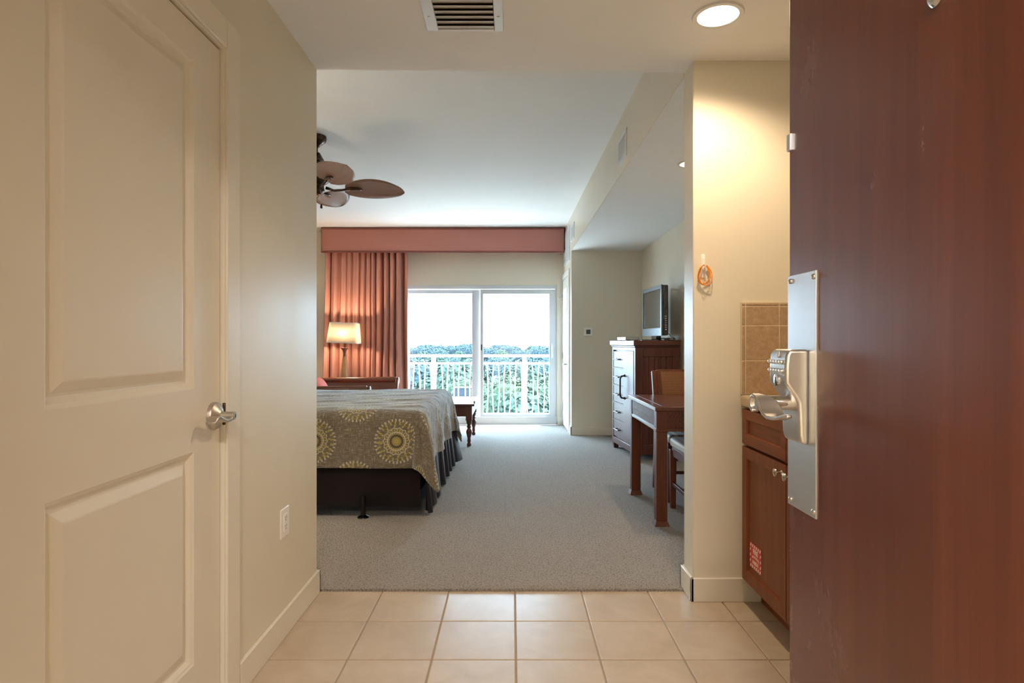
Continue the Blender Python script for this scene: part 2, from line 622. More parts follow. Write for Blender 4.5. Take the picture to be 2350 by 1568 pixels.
def quilt_mat(s0, t0):
    m, nt, b = newmat('quilted_print')
    tc = N(nt, 'ShaderNodeTexCoord')
    uv = tc.outputs['UV']

    def wrapped(ox, oy):
        a = N(nt, 'ShaderNodeVectorMath', operation='SUBTRACT')
        nt.links.new(uv, a.inputs[0])
        a.inputs[1].default_value = (ox, oy, 0)
        wv = N(nt, 'ShaderNodeVectorMath', operation='WRAP')
        nt.links.new(a.outputs[0], wv.inputs[0])
        wv.inputs[1].default_value = (QL / 2, QL / 2, 1)
        wv.inputs[2].default_value = (-QL / 2, -QL / 2, -1)
        ln = N(nt, 'ShaderNodeVectorMath', operation='LENGTH')
        nt.links.new(wv.outputs[0], ln.inputs[0])
        return wv.outputs[0], ln.outputs['Value']
    v1, r1 = wrapped(s0, t0)
    v2, r2 = wrapped(s0 + QL / 2, t0 + QL / 2)
    sel = mth(nt, 'LESS_THAN', r2, r1)
    mv = N(nt, 'ShaderNodeMix', data_type='VECTOR')
    nt.links.new(sel, mv.inputs[0])
    nt.links.new(v1, mv.inputs[4])
    nt.links.new(v2, mv.inputs[5])
    r = mth(nt, 'MINIMUM', r1, r2)
    sp = N(nt, 'ShaderNodeSeparateXYZ')
    nt.links.new(mv.outputs[1], sp.inputs[0])
    th = mth(nt, 'ARCTAN2', sp.outputs[1], sp.outputs[0])

    def band(c, hw, soft=.003):
        d = mth(nt, 'ABSOLUTE', mth(nt, 'SUBTRACT', r, c))
        n = N(nt, 'ShaderNodeMapRange')
        nt.links.new(d, n.inputs[0])
        n.inputs[1].default_value = hw + soft
        n.inputs[2].default_value = hw
        return n.outputs[0]

    def petals(k, thr, ph=0.0):
        s = mth(nt, 'SINE', mth(nt, 'MULTIPLY_ADD', th, k, ph))
        return mth(nt, 'GREATER_THAN', s, thr)

    def mul(a, c):
        return mth(nt, 'MULTIPLY', a, c)
    # taupe base with crosshatch threads
    wa = noise(nt, 1, 2, objvec(nt, (260, 22, 1), 'UV'))
    wb = noise(nt, 1, 2, objvec(nt, (22, 260, 1), 'UV'))
    wv = mth(nt, 'MAXIMUM', wa, wb)
    base = ramp(nt, wv, [(.45, (.120, .095, .062)), (.60, (.195, .158, .108)), (.74, (.46, .40, .31))])
    yel, wht, drk = (.46, .36, .085), (.52, .48, .40), (.085, .070, .045)
    oliv = (.33, .27, .09)
    # lace edge of the medallion
    col = mixc(nt, mul(band(.136, .006), petals(36, .35)), base, wht)
    col = mixc(nt, mul(band(.118, .009), petals(24, .3)), col, yel)
    col = mixc(nt, mul(band(.118, .005), petals(48, .2, .7)), col, base)
    col = mixc(nt, mul(band(.098, .005), petals(12, .75)), col, yel)
    rr = mth(nt, 'MULTIPLY_ADD', mth(nt, 'ABSOLUTE', mth(nt, 'SINE', mth(nt, 'MULTIPLY', th, 7.0))), .008, r)
    d = mth(nt, 'ABSOLUTE', mth(nt, 'SUBTRACT', rr, .088))
    col = mixc(nt, mth(nt, 'LESS_THAN', d, .0028), col, wht)
    col = mixc(nt, mth(nt, 'MULTIPLY', mth(nt, 'LESS_THAN', rr, .085), .15), col, oliv)
    col = mixc(nt, mul(band(.070, .005), petals(26, .2)), col, yel)
    col = mixc(nt, band(.058, .0022), col, wht)
    col = mixc(nt, mul(band(.050, .004), petals(22, .1)), col, yel)
    col = mixc(nt, band(.037, .005), col, drk)
    col = mixc(nt, mth(nt, 'MULTIPLY', mth(nt, 'LESS_THAN', r, .031), .6), col, (.30, .25, .09))
    col = mixc(nt, mul(band(.020, .004), petals(14, .1)), col, yel)
    col = mixc(nt, band(.009, .003), col, yel)
    nt.links.new(col, b.inputs['Base Color'])
    b.inputs['Roughness'].default_value = .75
    b.inputs['Specular IOR Level'].default_value = .3
    b.inputs['Sheen Weight'].default_value = 1.0
    b.inputs['Sheen Roughness'].default_value = .45
    b.inputs['Sheen Tint'].default_value = (.85, .93, 1, 1)
    q = noise(nt, 1, 3, objvec(nt, (22, 60, 1), 'UV'), .6, 1.5)
    q2 = noise(nt, 90, 2, uv)
    h = mth(nt, 'ADD', q, mth(nt, 'MULTIPLY', q2, .5))
    bump(nt, b, h, .55, .012)
    return m


def stripe_mat():
    m, nt, b = newmat('striped_seat_fabric')
    wv = N(nt, 'ShaderNodeTexWave')
    wv.bands_direction = 'X'
    wv.inputs['Scale'].default_value = 5.5
    wv.inputs['Distortion'].default_value = .1
    nt.links.new(objvec(nt), wv.inputs[0])
    c = ramp(nt, wv.outputs['Fac'], [(.0, (.30, .29, .28)), (.35, (.30, .29, .28)), (.4, (.62, .50, .38)), (.65, (.55, .45, .36)), (.7, (.66, .62, .55))], 'CONSTANT')
    nt.links.new(c, b.inputs['Base Color'])
    b.inputs['Roughness'].default_value = .55
    b.inputs['Sheen Weight'].default_value = .3
    return m


M['stripe'] = stripe_mat()


def wicker_mat():
    m, nt, b = newmat('woven_cane')
    v = objvec(nt, (1, 1, 1))
    w1 = N(nt, 'ShaderNodeTexWave')
    w1.bands_direction = 'X'
    w1.inputs['Scale'].default_value = 38
    nt.links.new(v, w1.inputs[0])
    w2 = N(nt, 'ShaderNodeTexWave')
    w2.bands_direction = 'Z'
    w2.inputs['Scale'].default_value = 45
    nt.links.new(v, w2.inputs[0])
    h = mth(nt, 'MULTIPLY', w1.outputs['Fac'], w2.outputs['Fac'])
    c = ramp(nt, h, [(.0, (.12, .04, .012)), (.35, (.30, .12, .035)), (.9, (.52, .27, .09))])
    nt.links.new(c, b.inputs['Base Color'])
    b.inputs['Roughness'].default_value = .5
    bump(nt, b, h, .6, .006)
    return m


M['wicker'] = wicker_mat()


def leaf_mat(name, c1, c2):
    m, nt, b = newmat(name)
    f = noise(nt, .9, 3, objvec(nt))
    nt.links.new(mixc(nt, f, c1, c2), b.inputs['Base Color'])
    b.inputs['Roughness'].default_value = .6
    b.inputs['Specular IOR Level'].default_value = .02
    return m


M['leaf_haze'] = leaf_mat('haze_tinted_leaves', (.032, .050, .060), (.050, .074, .082))  # blue haze of distance is put into this leaf colour
M['leaf1'] = leaf_mat('mid_green_leaves', (.025, .043, .036), (.050, .072, .054))
M['leaf2'] = leaf_mat('pine_green_needles', (.030, .052, .034), (.064, .090, .057))
M['ground'] = plain('valley_ground', (.03, .04, .025), .95, var=.3, scale=.2, spec=.02)

# ================================================================== SETTING
WL = -.893            # face of the hall's left wall
CZ = .012             # carpet surface
KZ = 2.395            # hall ceiling
RL = -2.76            # left wall of the main room
YF = 8.35             # inner face of the window wall


def struct(name, mb, mat, label, cat, **k):
    o = mb.build(name, mat, None, **k)
    return tag(o, label, cat, None, 'structure')


# ---- floors
fl = struct('floor', MB().box(-1.06, 1.80, -1.7, 2.83, -.15, -.004), M['grout'],
            'beige grout bed under the entry hall floor tiles', 'floor')
TP = .3045
tm = MB().box(-TP / 2 + .003, TP / 2 - .003, -TP / 2 + .003, TP / 2 - .003, -.0075, 0).mesh('floor_tile')
tm.materials.append(M['tile'])
for j in range(15):
    for i in range(9):
        cx, cy = .014 + TP * (i - 3) + TP / 2, 2.823 - TP / 2 - TP * j
        if cx - TP / 2 > 1.64 or cy < -1.6:
            continue
        o = bpy.data.objects.new('floor_tile', tm)
        o.location = (cx, cy, 0)
        C.objects.link(o)
        o.parent = fl
        bv = o.modifiers.new('bevel', 'BEVEL')
        bv.width, bv.segments = .0022, 2

mb = MB()
prof = [(2.818, -.002), (2.819, .006), (2.824, .010), (2.832, .0115), (2.845, CZ), (2.852, CZ - .002), (2.86, CZ), (8.36, CZ), (8.36, -.15), (2.83, -.15)]
mb.prism([(RL - .1, y, z) for y, z in prof], (1.85 - RL + .1, 0, 0))
struct('floor_carpet', mb, M['carpet'], 'grey beige loop pile carpet covering the main room', 'floor', smooth=False)
# frayed loops along the carpet's cut edge (uncountable)
mb = MB()
for k in range(900):
    x = -.87 + 1.68 * random.random()
    y = 2.822 + random.uniform(-.004, .006)
    z = random.uniform(.001, .009)
    d = Vector((random.uniform(-.005, .005), random.uniform(-.006, 0), random.uniform(-.002, .004)))
    p = Vector((x, y, z))
    mb.tube([p, p + d * .6 + Vector((0, 0, .002)), p + d], .0011, 3)
tag(mb.build('carpet_fringe', M['carpet']), 'frayed yarn loops along the carpet edge beside the tiles', 'carpet', kind='stuff')

# ---- ceilings
mb = MB().hexa([(-1.06, -1.7, KZ), (1.80, -1.7, KZ), (1.80, 2.86, KZ), (-1.06, 2.80, KZ),
                (-1.06, -1.7, 2.95), (1.80, -1.7, 2.95), (1.80, 2.86, 2.95), (-1.06, 2.80, 2.95)])
struct('ceiling', mb, M['ceil'], 'low white ceiling over the entry hall', 'ceiling')


def zc(Y):
    return 2.775 - (Y - 2.8) / (YF - 2.8) * .115


def xs(Y):          # the soffit face / niche corner line
    return .803 - (Y - 2.86) / (7.45 - 2.86) * .08


def xr(Y):          # right wall of the main room
    return 1.74 - (Y - 2.86) / (7.45 - 2.86) * .166


def zs(Y):          # underside of the soffit
    return 2.388 - (Y - 2.86) / (7.45 - 2.86) * .133


mb = MB().hexa([(RL - .1, 2.75, zc(2.75)), (1.85, 2.75, zc(2.75)), (1.85, YF + .2, zc(YF + .2)), (RL - .1, YF + .2, zc(YF + .2)),
                (RL - .1, 2.75, 3.0), (1.85, 2.75, 3.0), (1.85, YF + .2, 3.0), (RL - .1, YF + .2, 3.0)])
struct('ceiling_main', mb, M['ceil'], 'higher white ceiling of the main room', 'ceiling')
# soffit: lower ceiling over the dresser side
mb = MB().hexa([(xs(2.86) + .002, 2.86, zs(2.86)), (1.80, 2.86, zs(2.86)), (1.80, 7.5, zs(7.45)), (xs(7.45) + .002, 7.5, zs(7.45)),
                (xs(2.86) + .002, 2.86, 2.9), (1.80, 2.86, 2.9), (1.80, 7.5, 2.9), (xs(7.45) + .002, 7.5, 2.9)])
struct('ceiling_soffit', mb, M['ceil'], 'dropped soffit ceiling above the dresser and dining table', 'ceiling')
# its painted face
mb = MB().hexa([(xs(2.86) - .002, 2.862, zs(2.86) - .001), (xs(2.86) + .003, 2.862, zs(2.86) - .001), (xs(7.45) + .003, 7.45, zs(7.45) - .001), (xs(7.45) - .002, 7.45, zs(7.45) - .001),
                (xs(2.86) - .002, 2.862, 2.85), (xs(2.86) + .003, 2.862, 2.85), (xs(7.45) + .003, 7.45, 2.85), (xs(7.45) - .002, 7.45, 2.85)])
struct('wall_soffit', mb, M['wall'], 'cream vertical face of the soffit holding the air vents', 'wall')

# ---- walls
DY0, DY1, DZ1 = 1.03, 1.885, 2.06         # opening of the door in the left hall wall
mb = MB().box(WL - .12, WL, DY1 + .02, 2.80, -.1, 2.9).box(WL - .12, WL, -1.7, DY0 - .02, -.1, 2.9)
mb.box(WL - .12, WL, DY0 - .02, DY1 + .02, DZ1 + .02, 2.9)
mb.box(RL, WL - .12, 2.68, 2.80, -.1, 2.9)
struct('wall_left', mb, M['wall'], 'cream hall wall on the left with a panelled door in it', 'wall')
mb = MB().box(WL - .14, WL - .121, DY0 - .1, DY1 + .1, -.1, 2.4)
struct('wall_closet', mb, M['wall'], 'wall closing the room behind the panelled left door', 'wall')
mb = MB().box(.803, 1.80, 2.715, 2.862, -.1, 2.9)
struct('wall_stub', mb, M['wall'], 'short cream wall between kitchenette and main room with a hook', 'wall', bevel=.006)
mb = MB().box(1.64, 1.80, -1.7, 2.715, -.1, 2.9)
struct('wall_kitchen', mb, M['wall'], 'cream wall behind the kitchenette cabinets', 'wall')
mb = MB().hexa([(xr(2.86), 2.86, -.1), (1.85, 2.86, -.1), (1.85, 7.6, -.1), (xr(7.45), 7.6, -.1),
                (xr(2.86), 2.86, 2.9), (1.85, 2.86, 2.9), (1.85, 7.6, 2.9), (xr(7.45), 7.6, 2.9)])
struct('wall_right', mb, M['wall'], 'cream right wall of the main room behind the television', 'wall')
XC = xs(7.45)
mb = MB().hexa([(XC, 7.45, -.1), (1.8, 7.45, -.1), (1.8, 8.6, -.1), (.697, 8.6, -.1),
                (XC, 7.45, 2.9), (1.8, 7.45, 2.9), (1.8, 8.6, 2.9), (.697, 8.6, 2.9)])
struct('wall_niche', mb, M['wall'], 'cream wall block with the thermostat and the narrow closet door', 'wall')
OX0, OX1, OZ1 = -2.49, .612, 1.922
mb = MB().box(RL - .1, OX0, YF, YF + .16, -.1, 2.9).box(OX0, OX1, YF, YF + .16, OZ1, 2.9).box(OX1, .80, YF, YF + .16, -.1, 2.9)
struct('wall_window', mb, M['wall'], 'cream end wall around the sliding balcony doors', 'wall')
struct('wall_bedhead', MB().box(RL - .1, RL, 2.68, YF + .16, -.1, 2.9), M['wall'], 'cream wall at the head of the bed', 'wall')
# entrance wall with the doorway the camera stands in, corridor behind it
mb = MB().box(WL, -.46, .02, .14, -.1, KZ).box(.53, 1.64, .02, .14, -.1, KZ).box(-.46, .53, .02, .14, 2.08, KZ)
struct('wall_entry', mb, M['wall'], 'entrance wall around the open front doorway', 'wall')
struct('wall_corridor', MB().box(-1.06, 1.80, -1.8, -1.7, -.1, 2.9), M['wall'], 'corridor wall opposite the front door', 'wall')


# ---- baseboards
def baseboard(name, pts, label, z0=0.0, h=.105, t=.014):
    """pts: list of (x0,x1,y0,y1) plan boxes"""
    mb = MB()
    for (x0, x1, y0, y1) in pts:
        mb.box(x0, x1, y0, y1, z0, h)
    return struct(name, mb, M['trim'], label, 'baseboard', bevel=.003)


baseboard('baseboard_left', [(WL, WL + .014, 1.985, 2.814), (RL + .02, WL + .014, 2.80, 2.814)], 'cream baseboard along the left hall wall')
baseboard('baseboard_stub', [(.789, .803, 2.701, 2.876), (.789, 1.10, 2.701, 2.715), (.789, 1.7, 2.862, 2.876)], 'chipped cream baseboard around the short wall end')
mb = MB().box(XC - .014, xr(7.45), 7.436, 7.45, 0, .115).hexa([(XC - .014, 7.436, 0), (XC, 7.436, 0), (XC, 7.56, 0), (XC - .014, 7.56, 0),
                                                              (XC - .014, 7.436, .115), (XC, 7.436, .115), (XC, 7.56, .115), (XC - .014, 7.56, .115)])
struct('baseboard_niche', mb, M['trim'], 'cream baseboard below the thermostat', 'baseboard', bevel=.003)
baseboard('baseboard_window', [(OX1 + .005, .70, YF - .014, YF), (RL, OX0 - .01, YF - .014, YF)], 'cream baseboard beside the sliding balcony door', h=.12)
mb = MB().hexa([(xr(2.88) - .014, 2.88, 0), (xr(2.88), 2.88, 0), (xr(7.43), 7.43, 0), (xr(7.43) - .014, 7.43, 0),
                (xr(2.88) - .014, 2.88, .115), (xr(2.88), 2.88, .115), (xr(7.43), 7.43, .115), (xr(7.43) - .014, 7.43, .115)])
struct('baseboard_right', mb, M['trim'], 'cream baseboard along the right wall behind the dresser', 'baseboard')

# ---- left hall door (panelled, with casing)
DX = WL - .006        # door face
d2 = thing('door_2', 'ivory two panel interior door with satin nickel lever in the left wall', 'door', (WL, DY0, 0), kind='structure')
mb = MB()
rects(mb, lambda a, b, d: Vector((DX + d, a, b)), (DY0, DY1, .012, 2.045),
      [(1.178, 1.732, .235, .838), (1.178, 1.732, 1.016, 1.946)],
      [(.004, -.003), (.010, -.006), (.018, -.0155), (.024, -.0165), (.030, -.0150), (.052, -.004), (.056, -.003)])
mb.add([(DX, DY0, .012), (DX, DY1, .012), (DX, DY1, 2.045), (DX, DY0, 2.045), (DX - .04, DY0, .012), (DX - .04, DY1, .012), (DX - .04, DY1, 2.045), (DX - .04, DY0, 2.045)],
       [(4, 5, 6, 7), (0, 1, 5, 4), (1, 2, 6, 5), (2, 3, 7, 6), (3, 0, 4, 7)])
mb.build('door_leaf', M['doorpaint'], d2)


def casing(mb, y0, y1, z1, X, wdt=.088, t=.016):
    # stepped casing profile, mitred look: two legs and a head
    for (a0, a1, b0, b1) in ((y1, y1 + wdt, 0, z1 + wdt), (y0 - wdt, y0, 0, z1 + wdt), (y0, y1, z1, z1 + wdt)):
        mb.box(X - .03, X + t, a0, a1, b0, b1)


mb = MB()
casing(mb, DY0 - .004, DY1 + .006, 2.055, WL)
mb.build('door_casing', M['trim'], d2, bevel=.004)
mb = MB().box(WL - .05, WL + .008, DY1 + .002, DY1 + .016, 0, 2.066).box(WL - .05, WL + .008, DY0, DY1 + .016, 2.050, 2.066)
mb.build('door_stop', M['trim'], d2, bevel=.002)
LY, LZ = 1.842, .927
rose = MB().lathe([(.041, 0), (.041, .010), (.039, .014), (.017, .026), (.015, .028)], (DX, LY, LZ), (1, 0, 0), 32).build('lever_rose', M['nickel'], d2, smooth=True)
MB().cyl((DX + .02, LY, LZ), (DX + .066, LY, LZ), .0125, .0125, 24).build('lever_spindle', M['nickel'], rose, smooth=True)


def s_lever(y0, z0, L):
    K = [(0, -.004), (.18, -.010), (.36, -.011), (.55, -.004), (.70, .003), (.82, .004), (.92, -.002), (1.0, -.012)]
    P = []
    for k in range(25):
        t = k / 24
        i = max(q for q in range(len(K) - 1) if K[q][0] <= t)
        f = (t - K[i][0]) / (K[i + 1][0] - K[i][0])
        f = f * f * (3 - 2 * f) * .4 + f * .6
        P.append((y0 - L * t, z0 + K[i][1] * (1 - f) + K[i + 1][1] * f))
    return P


P = s_lever(LY, LZ, .105)
W0 = [DX + .030 - .0 * k for k in range(25)]
mb = MB().ribbon(P, .009, [DX + .030] * 25, [DX + .066 - .006 * (k / 24) for k in range(25)], lambda a, b, d: Vector((d, a, b)))
mb.build('lever_handle', M['nickel'], rose, bevel=.003, smooth=True)
MB().cyl((DX + .0655, LY, LZ), (DX + .0675, LY, LZ), .009, .009, 20).build('key_cylinder', M['nickel'], rose, smooth=True)
MB().box(DX + .0675, DX + .068, LY - .0014, LY + .0014, LZ - .006, LZ + .006).build('keyhole', M['darkslot'], rose)
MB().box(WL + .0005, WL + .009, DY1 + .001, DY1 + .010, LZ - .035, LZ + .035).build('strike_plate', M['bronze'], d2, bevel=.003)

# ---- entry door, opened 90 degrees
EX, EY1 = .480, 1.060
EY0 = EY1 - .915
d1 = thing('door_1', 'dark cherry wood entry door standing open with keypad lock', 'door', (EX + .022, EY0, 0), kind='structure')
MB().box(EX, EX + .045, EY0, EY1, .012, 2.05).build('door_leaf', M['entrydoor'], d1, bevel=.0015)
MB().box(EX - .0022, EX + .0468, .964, EY1 + .0016, .870, 1.2625).build('wrap_plate', M['steel'], d1, bevel=.0006)
for (y, z) in ((.971, 1.253), (1.051, 1.253), (.971, .880), (1.051, .880)):
    MB().lathe([(.0045, 0), (.0043, .0018), (.003, .003), (.0008, .0036)], (EX - .002, y, z), (-1, 0, 0), 12).build('plate_screw', M['nickel'], d1, smooth=True)
# lock case
LY0, LY1 = .986, 1.050
side = [(.478, 1.137), (.447, 1.137), (.4425, 1.128), (.4405, 1.110), (.4405, 1.082), (.446, 1.074), (.4575, 1.058), (.461, 1.050), (.462, 1.035), (.463, .998), (.466, .985), (.478, .982)]
lock = MB().prism([(x, LY0, z) for x, z in side], (0, LY1 - LY0, 0)).build('lock_case', M['nickel'], d1, bevel=.005, seg=4)
for r_ in range(2):
    for c_ in range(5):
        y, z = 1.043 - .0105 * c_, 1.1165 - .0145 * r_
        MB().lathe([(.0036, 0), (.0034, .003), (.0024, .0042), (.0006, .0046)], (.4405, y, z), (-1, 0, 0), 12).build('keypad_button', M['steel'], lock, smooth=True)
MB().lathe([(.0055, 0), (.005, .0015), (.001, .002)], (.4425, 1.018, 1.1285), (-1, 0, .25), 16).build('status_light', M['greyplastic'], lock, smooth=True)
MB().lathe([(.0095, -.001), (.0095, .0012), (.008, .0016), (.0005, .0016)], (.4405, 1.020, 1.086), (-1, 0, 0), 24).build('key_cylinder', M['chrome'], lock, smooth=True)
MB().box(.4384, .4389, 1.0190, 1.0210, 1.079, 1.091).build('keyhole', M['darkslot'], lock)
SY, SZ = 1.018, 1.048
lev = MB().cyl((.462, SY, SZ), (.404, SY, SZ), .0118, .0118, 28).build('lever_spindle', M['chrome'], d1, smooth=True)
Pp = [(SY + .004, SZ - .014), (SY + .0115, SZ - .009), (SY + .0135, SZ), (SY + .010, SZ + .009), (SY + .002, SZ + .0128), (SY - .008, SZ + .0105), (SY - .016, SZ + .003), (SY - .023, SZ - .007),
      (SY - .032, SZ - .0145), (SY - .044, SZ - .0185), (SY - .060, SZ - .0185), (SY - .078, SZ - .0155), (SY - .098, SZ - .0105), (SY - .112, SZ - .0095)]
n_ = len(Pp)
w1_ = [.399 + (0 if k < 6 else .0009 * (k - 5)) for k in range(n_)]
w2_ = [.412, .412, .412, .412, .414, .424, .434, .438, .437, .434, .430, .425, .419, .414]
MB().ribbon(Pp, .0055, w1_, w2_, lambda a, b, d: Vector((d, a, b))).build('lever_handle', M['nickel'], lev, bevel=.002, smooth=True)
MB().box(EX - .0045, EX + .004, EY1 - .011, EY1 + .0015, 1.478, 1.507).build('guard_plate', M['steel'], d1, bevel=.0008)
MB().lathe([(.0135, 0), (.0135, .003), (.011, .006), (.0075, .007), (.004, .006), (.0005, .0055)], (EX, .690, 1.541), (-1, 0, 0), 28).build('peephole', M['chrome'], d1, smooth=True)
for z in (.25, 1.05, 1.85):
    MB().cyl((EX - .004, EY0 - .004, z - .05), (EX - .004, EY0 - .004, z + .05), .007).build('hinge', M['nickel'], d1, smooth=True)

# ---- narrow closet door on the niche wall
nx = lambda Y: XC + (Y - 7.45) / (8.6 - 7.45) * (.697 - XC)
d3 = thing('door_3', 'narrow white panelled closet door beside the sliding doors', 'door', (nx(7.9), 7.95, CZ), kind='structure')
AX = math.atan2(.697 - XC, 1.15)
CY0, CY1, CZT = 7.66, 8.31, 1.985
mb = MB()
rects(mb, lambda a, b, d: Vector((nx(a) - .012 + d * -1, a, b)), (CY0, CY1, .03, CZT - .008),
      [(CY0 + .1, CY1 - .1, .2, .80), (CY0 + .1, CY1 - .1, .98, CZT - .13)], [(.012, .010), (.02, .010), (.05, .003)])
mb.build('door_leaf', M['whitetrim'], d3)
mb = MB()
for (a0, a1, b0, b1) in ((CY0 - .075, CY0 - .003, CZ, CZT + .07), (CY1 + .003, YF - .002, CZ, CZT + .07), (CY0 - .003, CY1 + .003, CZT, CZT + .07)):
    mb.hexa([(nx(a0) - .020, a0, b0), (nx(a0) + .01, a0, b0), (nx(a1) + .01, a1, b0), (nx(a1) - .020, a1, b0),
             (nx(a0) - .020, a0, b1), (nx(a0) + .01, a0, b1), (nx(a1) + .01, a1, b1), (nx(a1) - .020, a1, b1)])
mb.build('door_casing', M['whitetrim'], d3, bevel=.003)
for z in (.27, .96, 1.74):
    MB().cyl((nx(8.31) - .022, 8.312, z - .045), (nx(8.31) - .022, 8.312, z + .045), .008).build('hinge', M['nickel'], d3, smooth=True)
hk = MB().tube([(nx(8.3) - .024, 8.31, 1.735), (nx(8.3) - .05, 8.30, 1.745), (nx(8.3) - .062, 8.28, 1.735)], .004, 6).build('hinge_stop', M['nickel'], d3, smooth=True)
rs = MB().lathe([(.03, 0), (.03, .008), (.012, .012), (.010, .045)], (nx(7.74) - .012, 7.74, .862), (-1, 0, 0), 20).build('lever_rose', M['nickel'], d3, smooth=True)
MB().box(nx(7.74) - .066, nx(7.74) - .054, 7.735, 7.85, .854, .870).build('lever_handle', M['nickel'], rs, bevel=.003)

# ---- sliding balcony doors
YD = 8.42
win = thing('window_1', 'white framed sliding glass doors opening onto the balcony', 'window', ((OX0 + OX1) / 2, YD, CZ), kind='structure')
mb = MB().box(OX0, OX1, YD - .06, YD + .07, CZ, .115).box(OX0, OX1, YD - .05, YD + .07, 1.870, OZ1)
mb.box(OX1 - .020, OX1, YD - .05, YD + .07, .115, 1.87).box(OX0, OX0 + .02, YD - .05, YD + .07, .115, 1.87)
mb.build('door_frame', M['white'], win, bevel=.003)
MB().box(OX0, OX1, YD - .068, YD - .058, .105, .122).build('track_lip', M['white'], win, bevel=.002)


def sash(x0, x1, y, lw, rw, zb, zt, gb, gt):
    s = MB().box(x0, x0 + lw, y - .018, y + .018, zb, zt).box(x1 - rw, x1, y - .018, y + .018, zb, zt)
    s.box(x0 + lw, x1 - rw, y - .018, y + .018, zb, gb).box(x0 + lw, x1 - rw, y - .018, y + .018, gt, zt)
    o = s.build('door_sash', M['white'], win, bevel=.003)
    MB().box(x0 + lw, x1 - rw, y - .003, y + .003, gb, gt).build('pane', M['glass'], o)
    return o


s3 = sash(-.432, .592, YD - .028, .040, .082, .118, 1.862, .158, 1.802)
s2 = sash(-1.468, -.425, YD + .028, .055, .125, .118, 1.862, .156, 1.812)
s1 = sash(-2.47, -1.42, YD - .028, .082, .055, .118, 1.862, .158, 1.802)
hd = MB().tube([(.552, YD - .046, .925), (.552, YD - .075, .935), (.548, YD - .085, .99), (.548, YD - .085, 1.05), (.552, YD - .075, 1.105), (.552, YD - .046, 1.115)], .012, 8)
hd.box(.530, .575, YD - .050, YD - .044, .90, 1.14)
hd.build('pull_handle', M['white'], s3, smooth=True)
MB().box(-.424, -.410, YD - .052, YD - .045, 1.03, 1.11).build('latch', M['black'], s3, bevel=.002)

# ================================================================== OUTSIDE
struct('balcony_floor', MB().box(-4.2, 2.6, YF + .165, 10.25, -.30, -.10), M['concrete'], 'pale concrete balcony slab outside the sliding doors', 'balcony')
YR = 10.1
br = thing('balcony_railing', 'white balcony railing with bowed balusters outside the glass doors', 'railing', (-.5, YR, -.10))
MB().box(-4.2, 2.6, YR - .03, YR + .03, .893, .936).build('top_rail', M['rail'], br, bevel=.006)
MB().box(-4.2, 2.6, YR - .018, YR + .018, .772, .806).build('middle_rail', M['rail'], br, bevel=.004)
MB().box(-4.2, 2.6, YR - .018, YR + .018, -.06, -.03).build('bottom_rail', M['rail'], br, bevel=.004)
PS = 1.494
pm = MB().box(-.032, .032, -.032, .032, -.10, .893).mesh('post')
pm.materials.append(M['rail'])


def bal(sg):
    pts = []
    for k in range(9):
        t = k / 8
        pts.append((sg * .024 * math.sin(PI * t), 0, -.05 + .84 * t))
    me = MB().tube(pts, .0095, 6).mesh('baluster')
    me.materials.append(M['rail'])
    return me


bm_ = {1: bal(1), -1: bal(-1)}
for i in range(-2, 3):
    X = .201 + PS * i
    if -4.2 < X < 2.6:
        o = bpy.data.objects.new('post', pm)
        C.objects.link(o)
        o.parent = br
        o.location = Vector((X, YR, 0)) - br.location
for i in range(-2, 2):
    for k in range(8):
        xc = .201 + PS * i + PS * (k + .5) / 8
        for sg in (-1, 1):
            o = bpy.data.objects.new('baluster', bm_[sg])
            C.objects.link(o)
            o.parent = br
            o.location = Vector((xc + sg * .035, YR, 0)) - br.location

struct('valley_floor', MB().box(-140, 120, 10.6, 320, -12.5, -12), M['ground'], 'scrubby ground of the valley far below the balcony', 'ground')


def tree_mesh(seed, H, R, n, pine=False):
    rnd = random.Random(seed)
    blobs = []
    nb = 16
    for k in range(nb):
        h = rnd.uniform(.35, 1.0)
        rad = R * (1.05 - .55 * (h - .35) / .65) * math.sqrt(rnd.random())
        a = rnd.uniform(0, 2 * PI)
        blobs.append((Vector((rad * math.cos(a), rad * math.sin(a), H * h - R * .25)), R * rnd.uniform(.28, .5)))
    blobs.append((Vector((0, 0, H - R * .45)), R * .45))
    mb = MB()
    for k in range(n):
        c, r = rnd.choice(blobs)
        d = Vector((rnd.gauss(0, 1), rnd.gauss(0, 1), rnd.gauss(0, 1))).normalized()
        p = c + d * r * rnd.uniform(.80, 1.12)
        s = rnd.uniform(.09, .20) * (.9 if pine else 1)
        u = d.cross(Vector((rnd.gauss(0, 1), rnd.gauss(0, 1), rnd.gauss(0, 1)))).normalized()
        v = (d.cross(u) + d * rnd.uniform(-.7, .7)).normalized()
        asp = .35 if pine else .65
        mb.add([p - u * s * asp, p - v * s, p + u * s * asp, p + v * s], [(0, 1, 2, 3)])
    for c, r in blobs:        # dense inner foliage
        ph = rnd.uniform(0, 6)
        mb.lathe([(r * .76 * math.sin(PI * q / 7) * (1 + .08 * math.sin(5 * q + ph)) + .001, -r * .76 * math.cos(PI * q / 7)) for q in range(8)], c, (0, 0, 1), 9)
    cr = bpy.data.meshes.new('crown')
    cr.from_pydata(mb.v, [], mb.f)
    tr = MB()
    tr.tube([(0, 0, 0), (.15, .1, H * .4), (0, 0, H * .8)], [.28, .2, .08], 8)
    for k in range(7):
        c, r = blobs[k]
        tr.tube([(0, 0, H * .35), tuple(c * .5 + Vector((0, 0, H * .2))), tuple(c)], [.10, .07, .03], 5)
    return cr, tr.mesh('trunk')


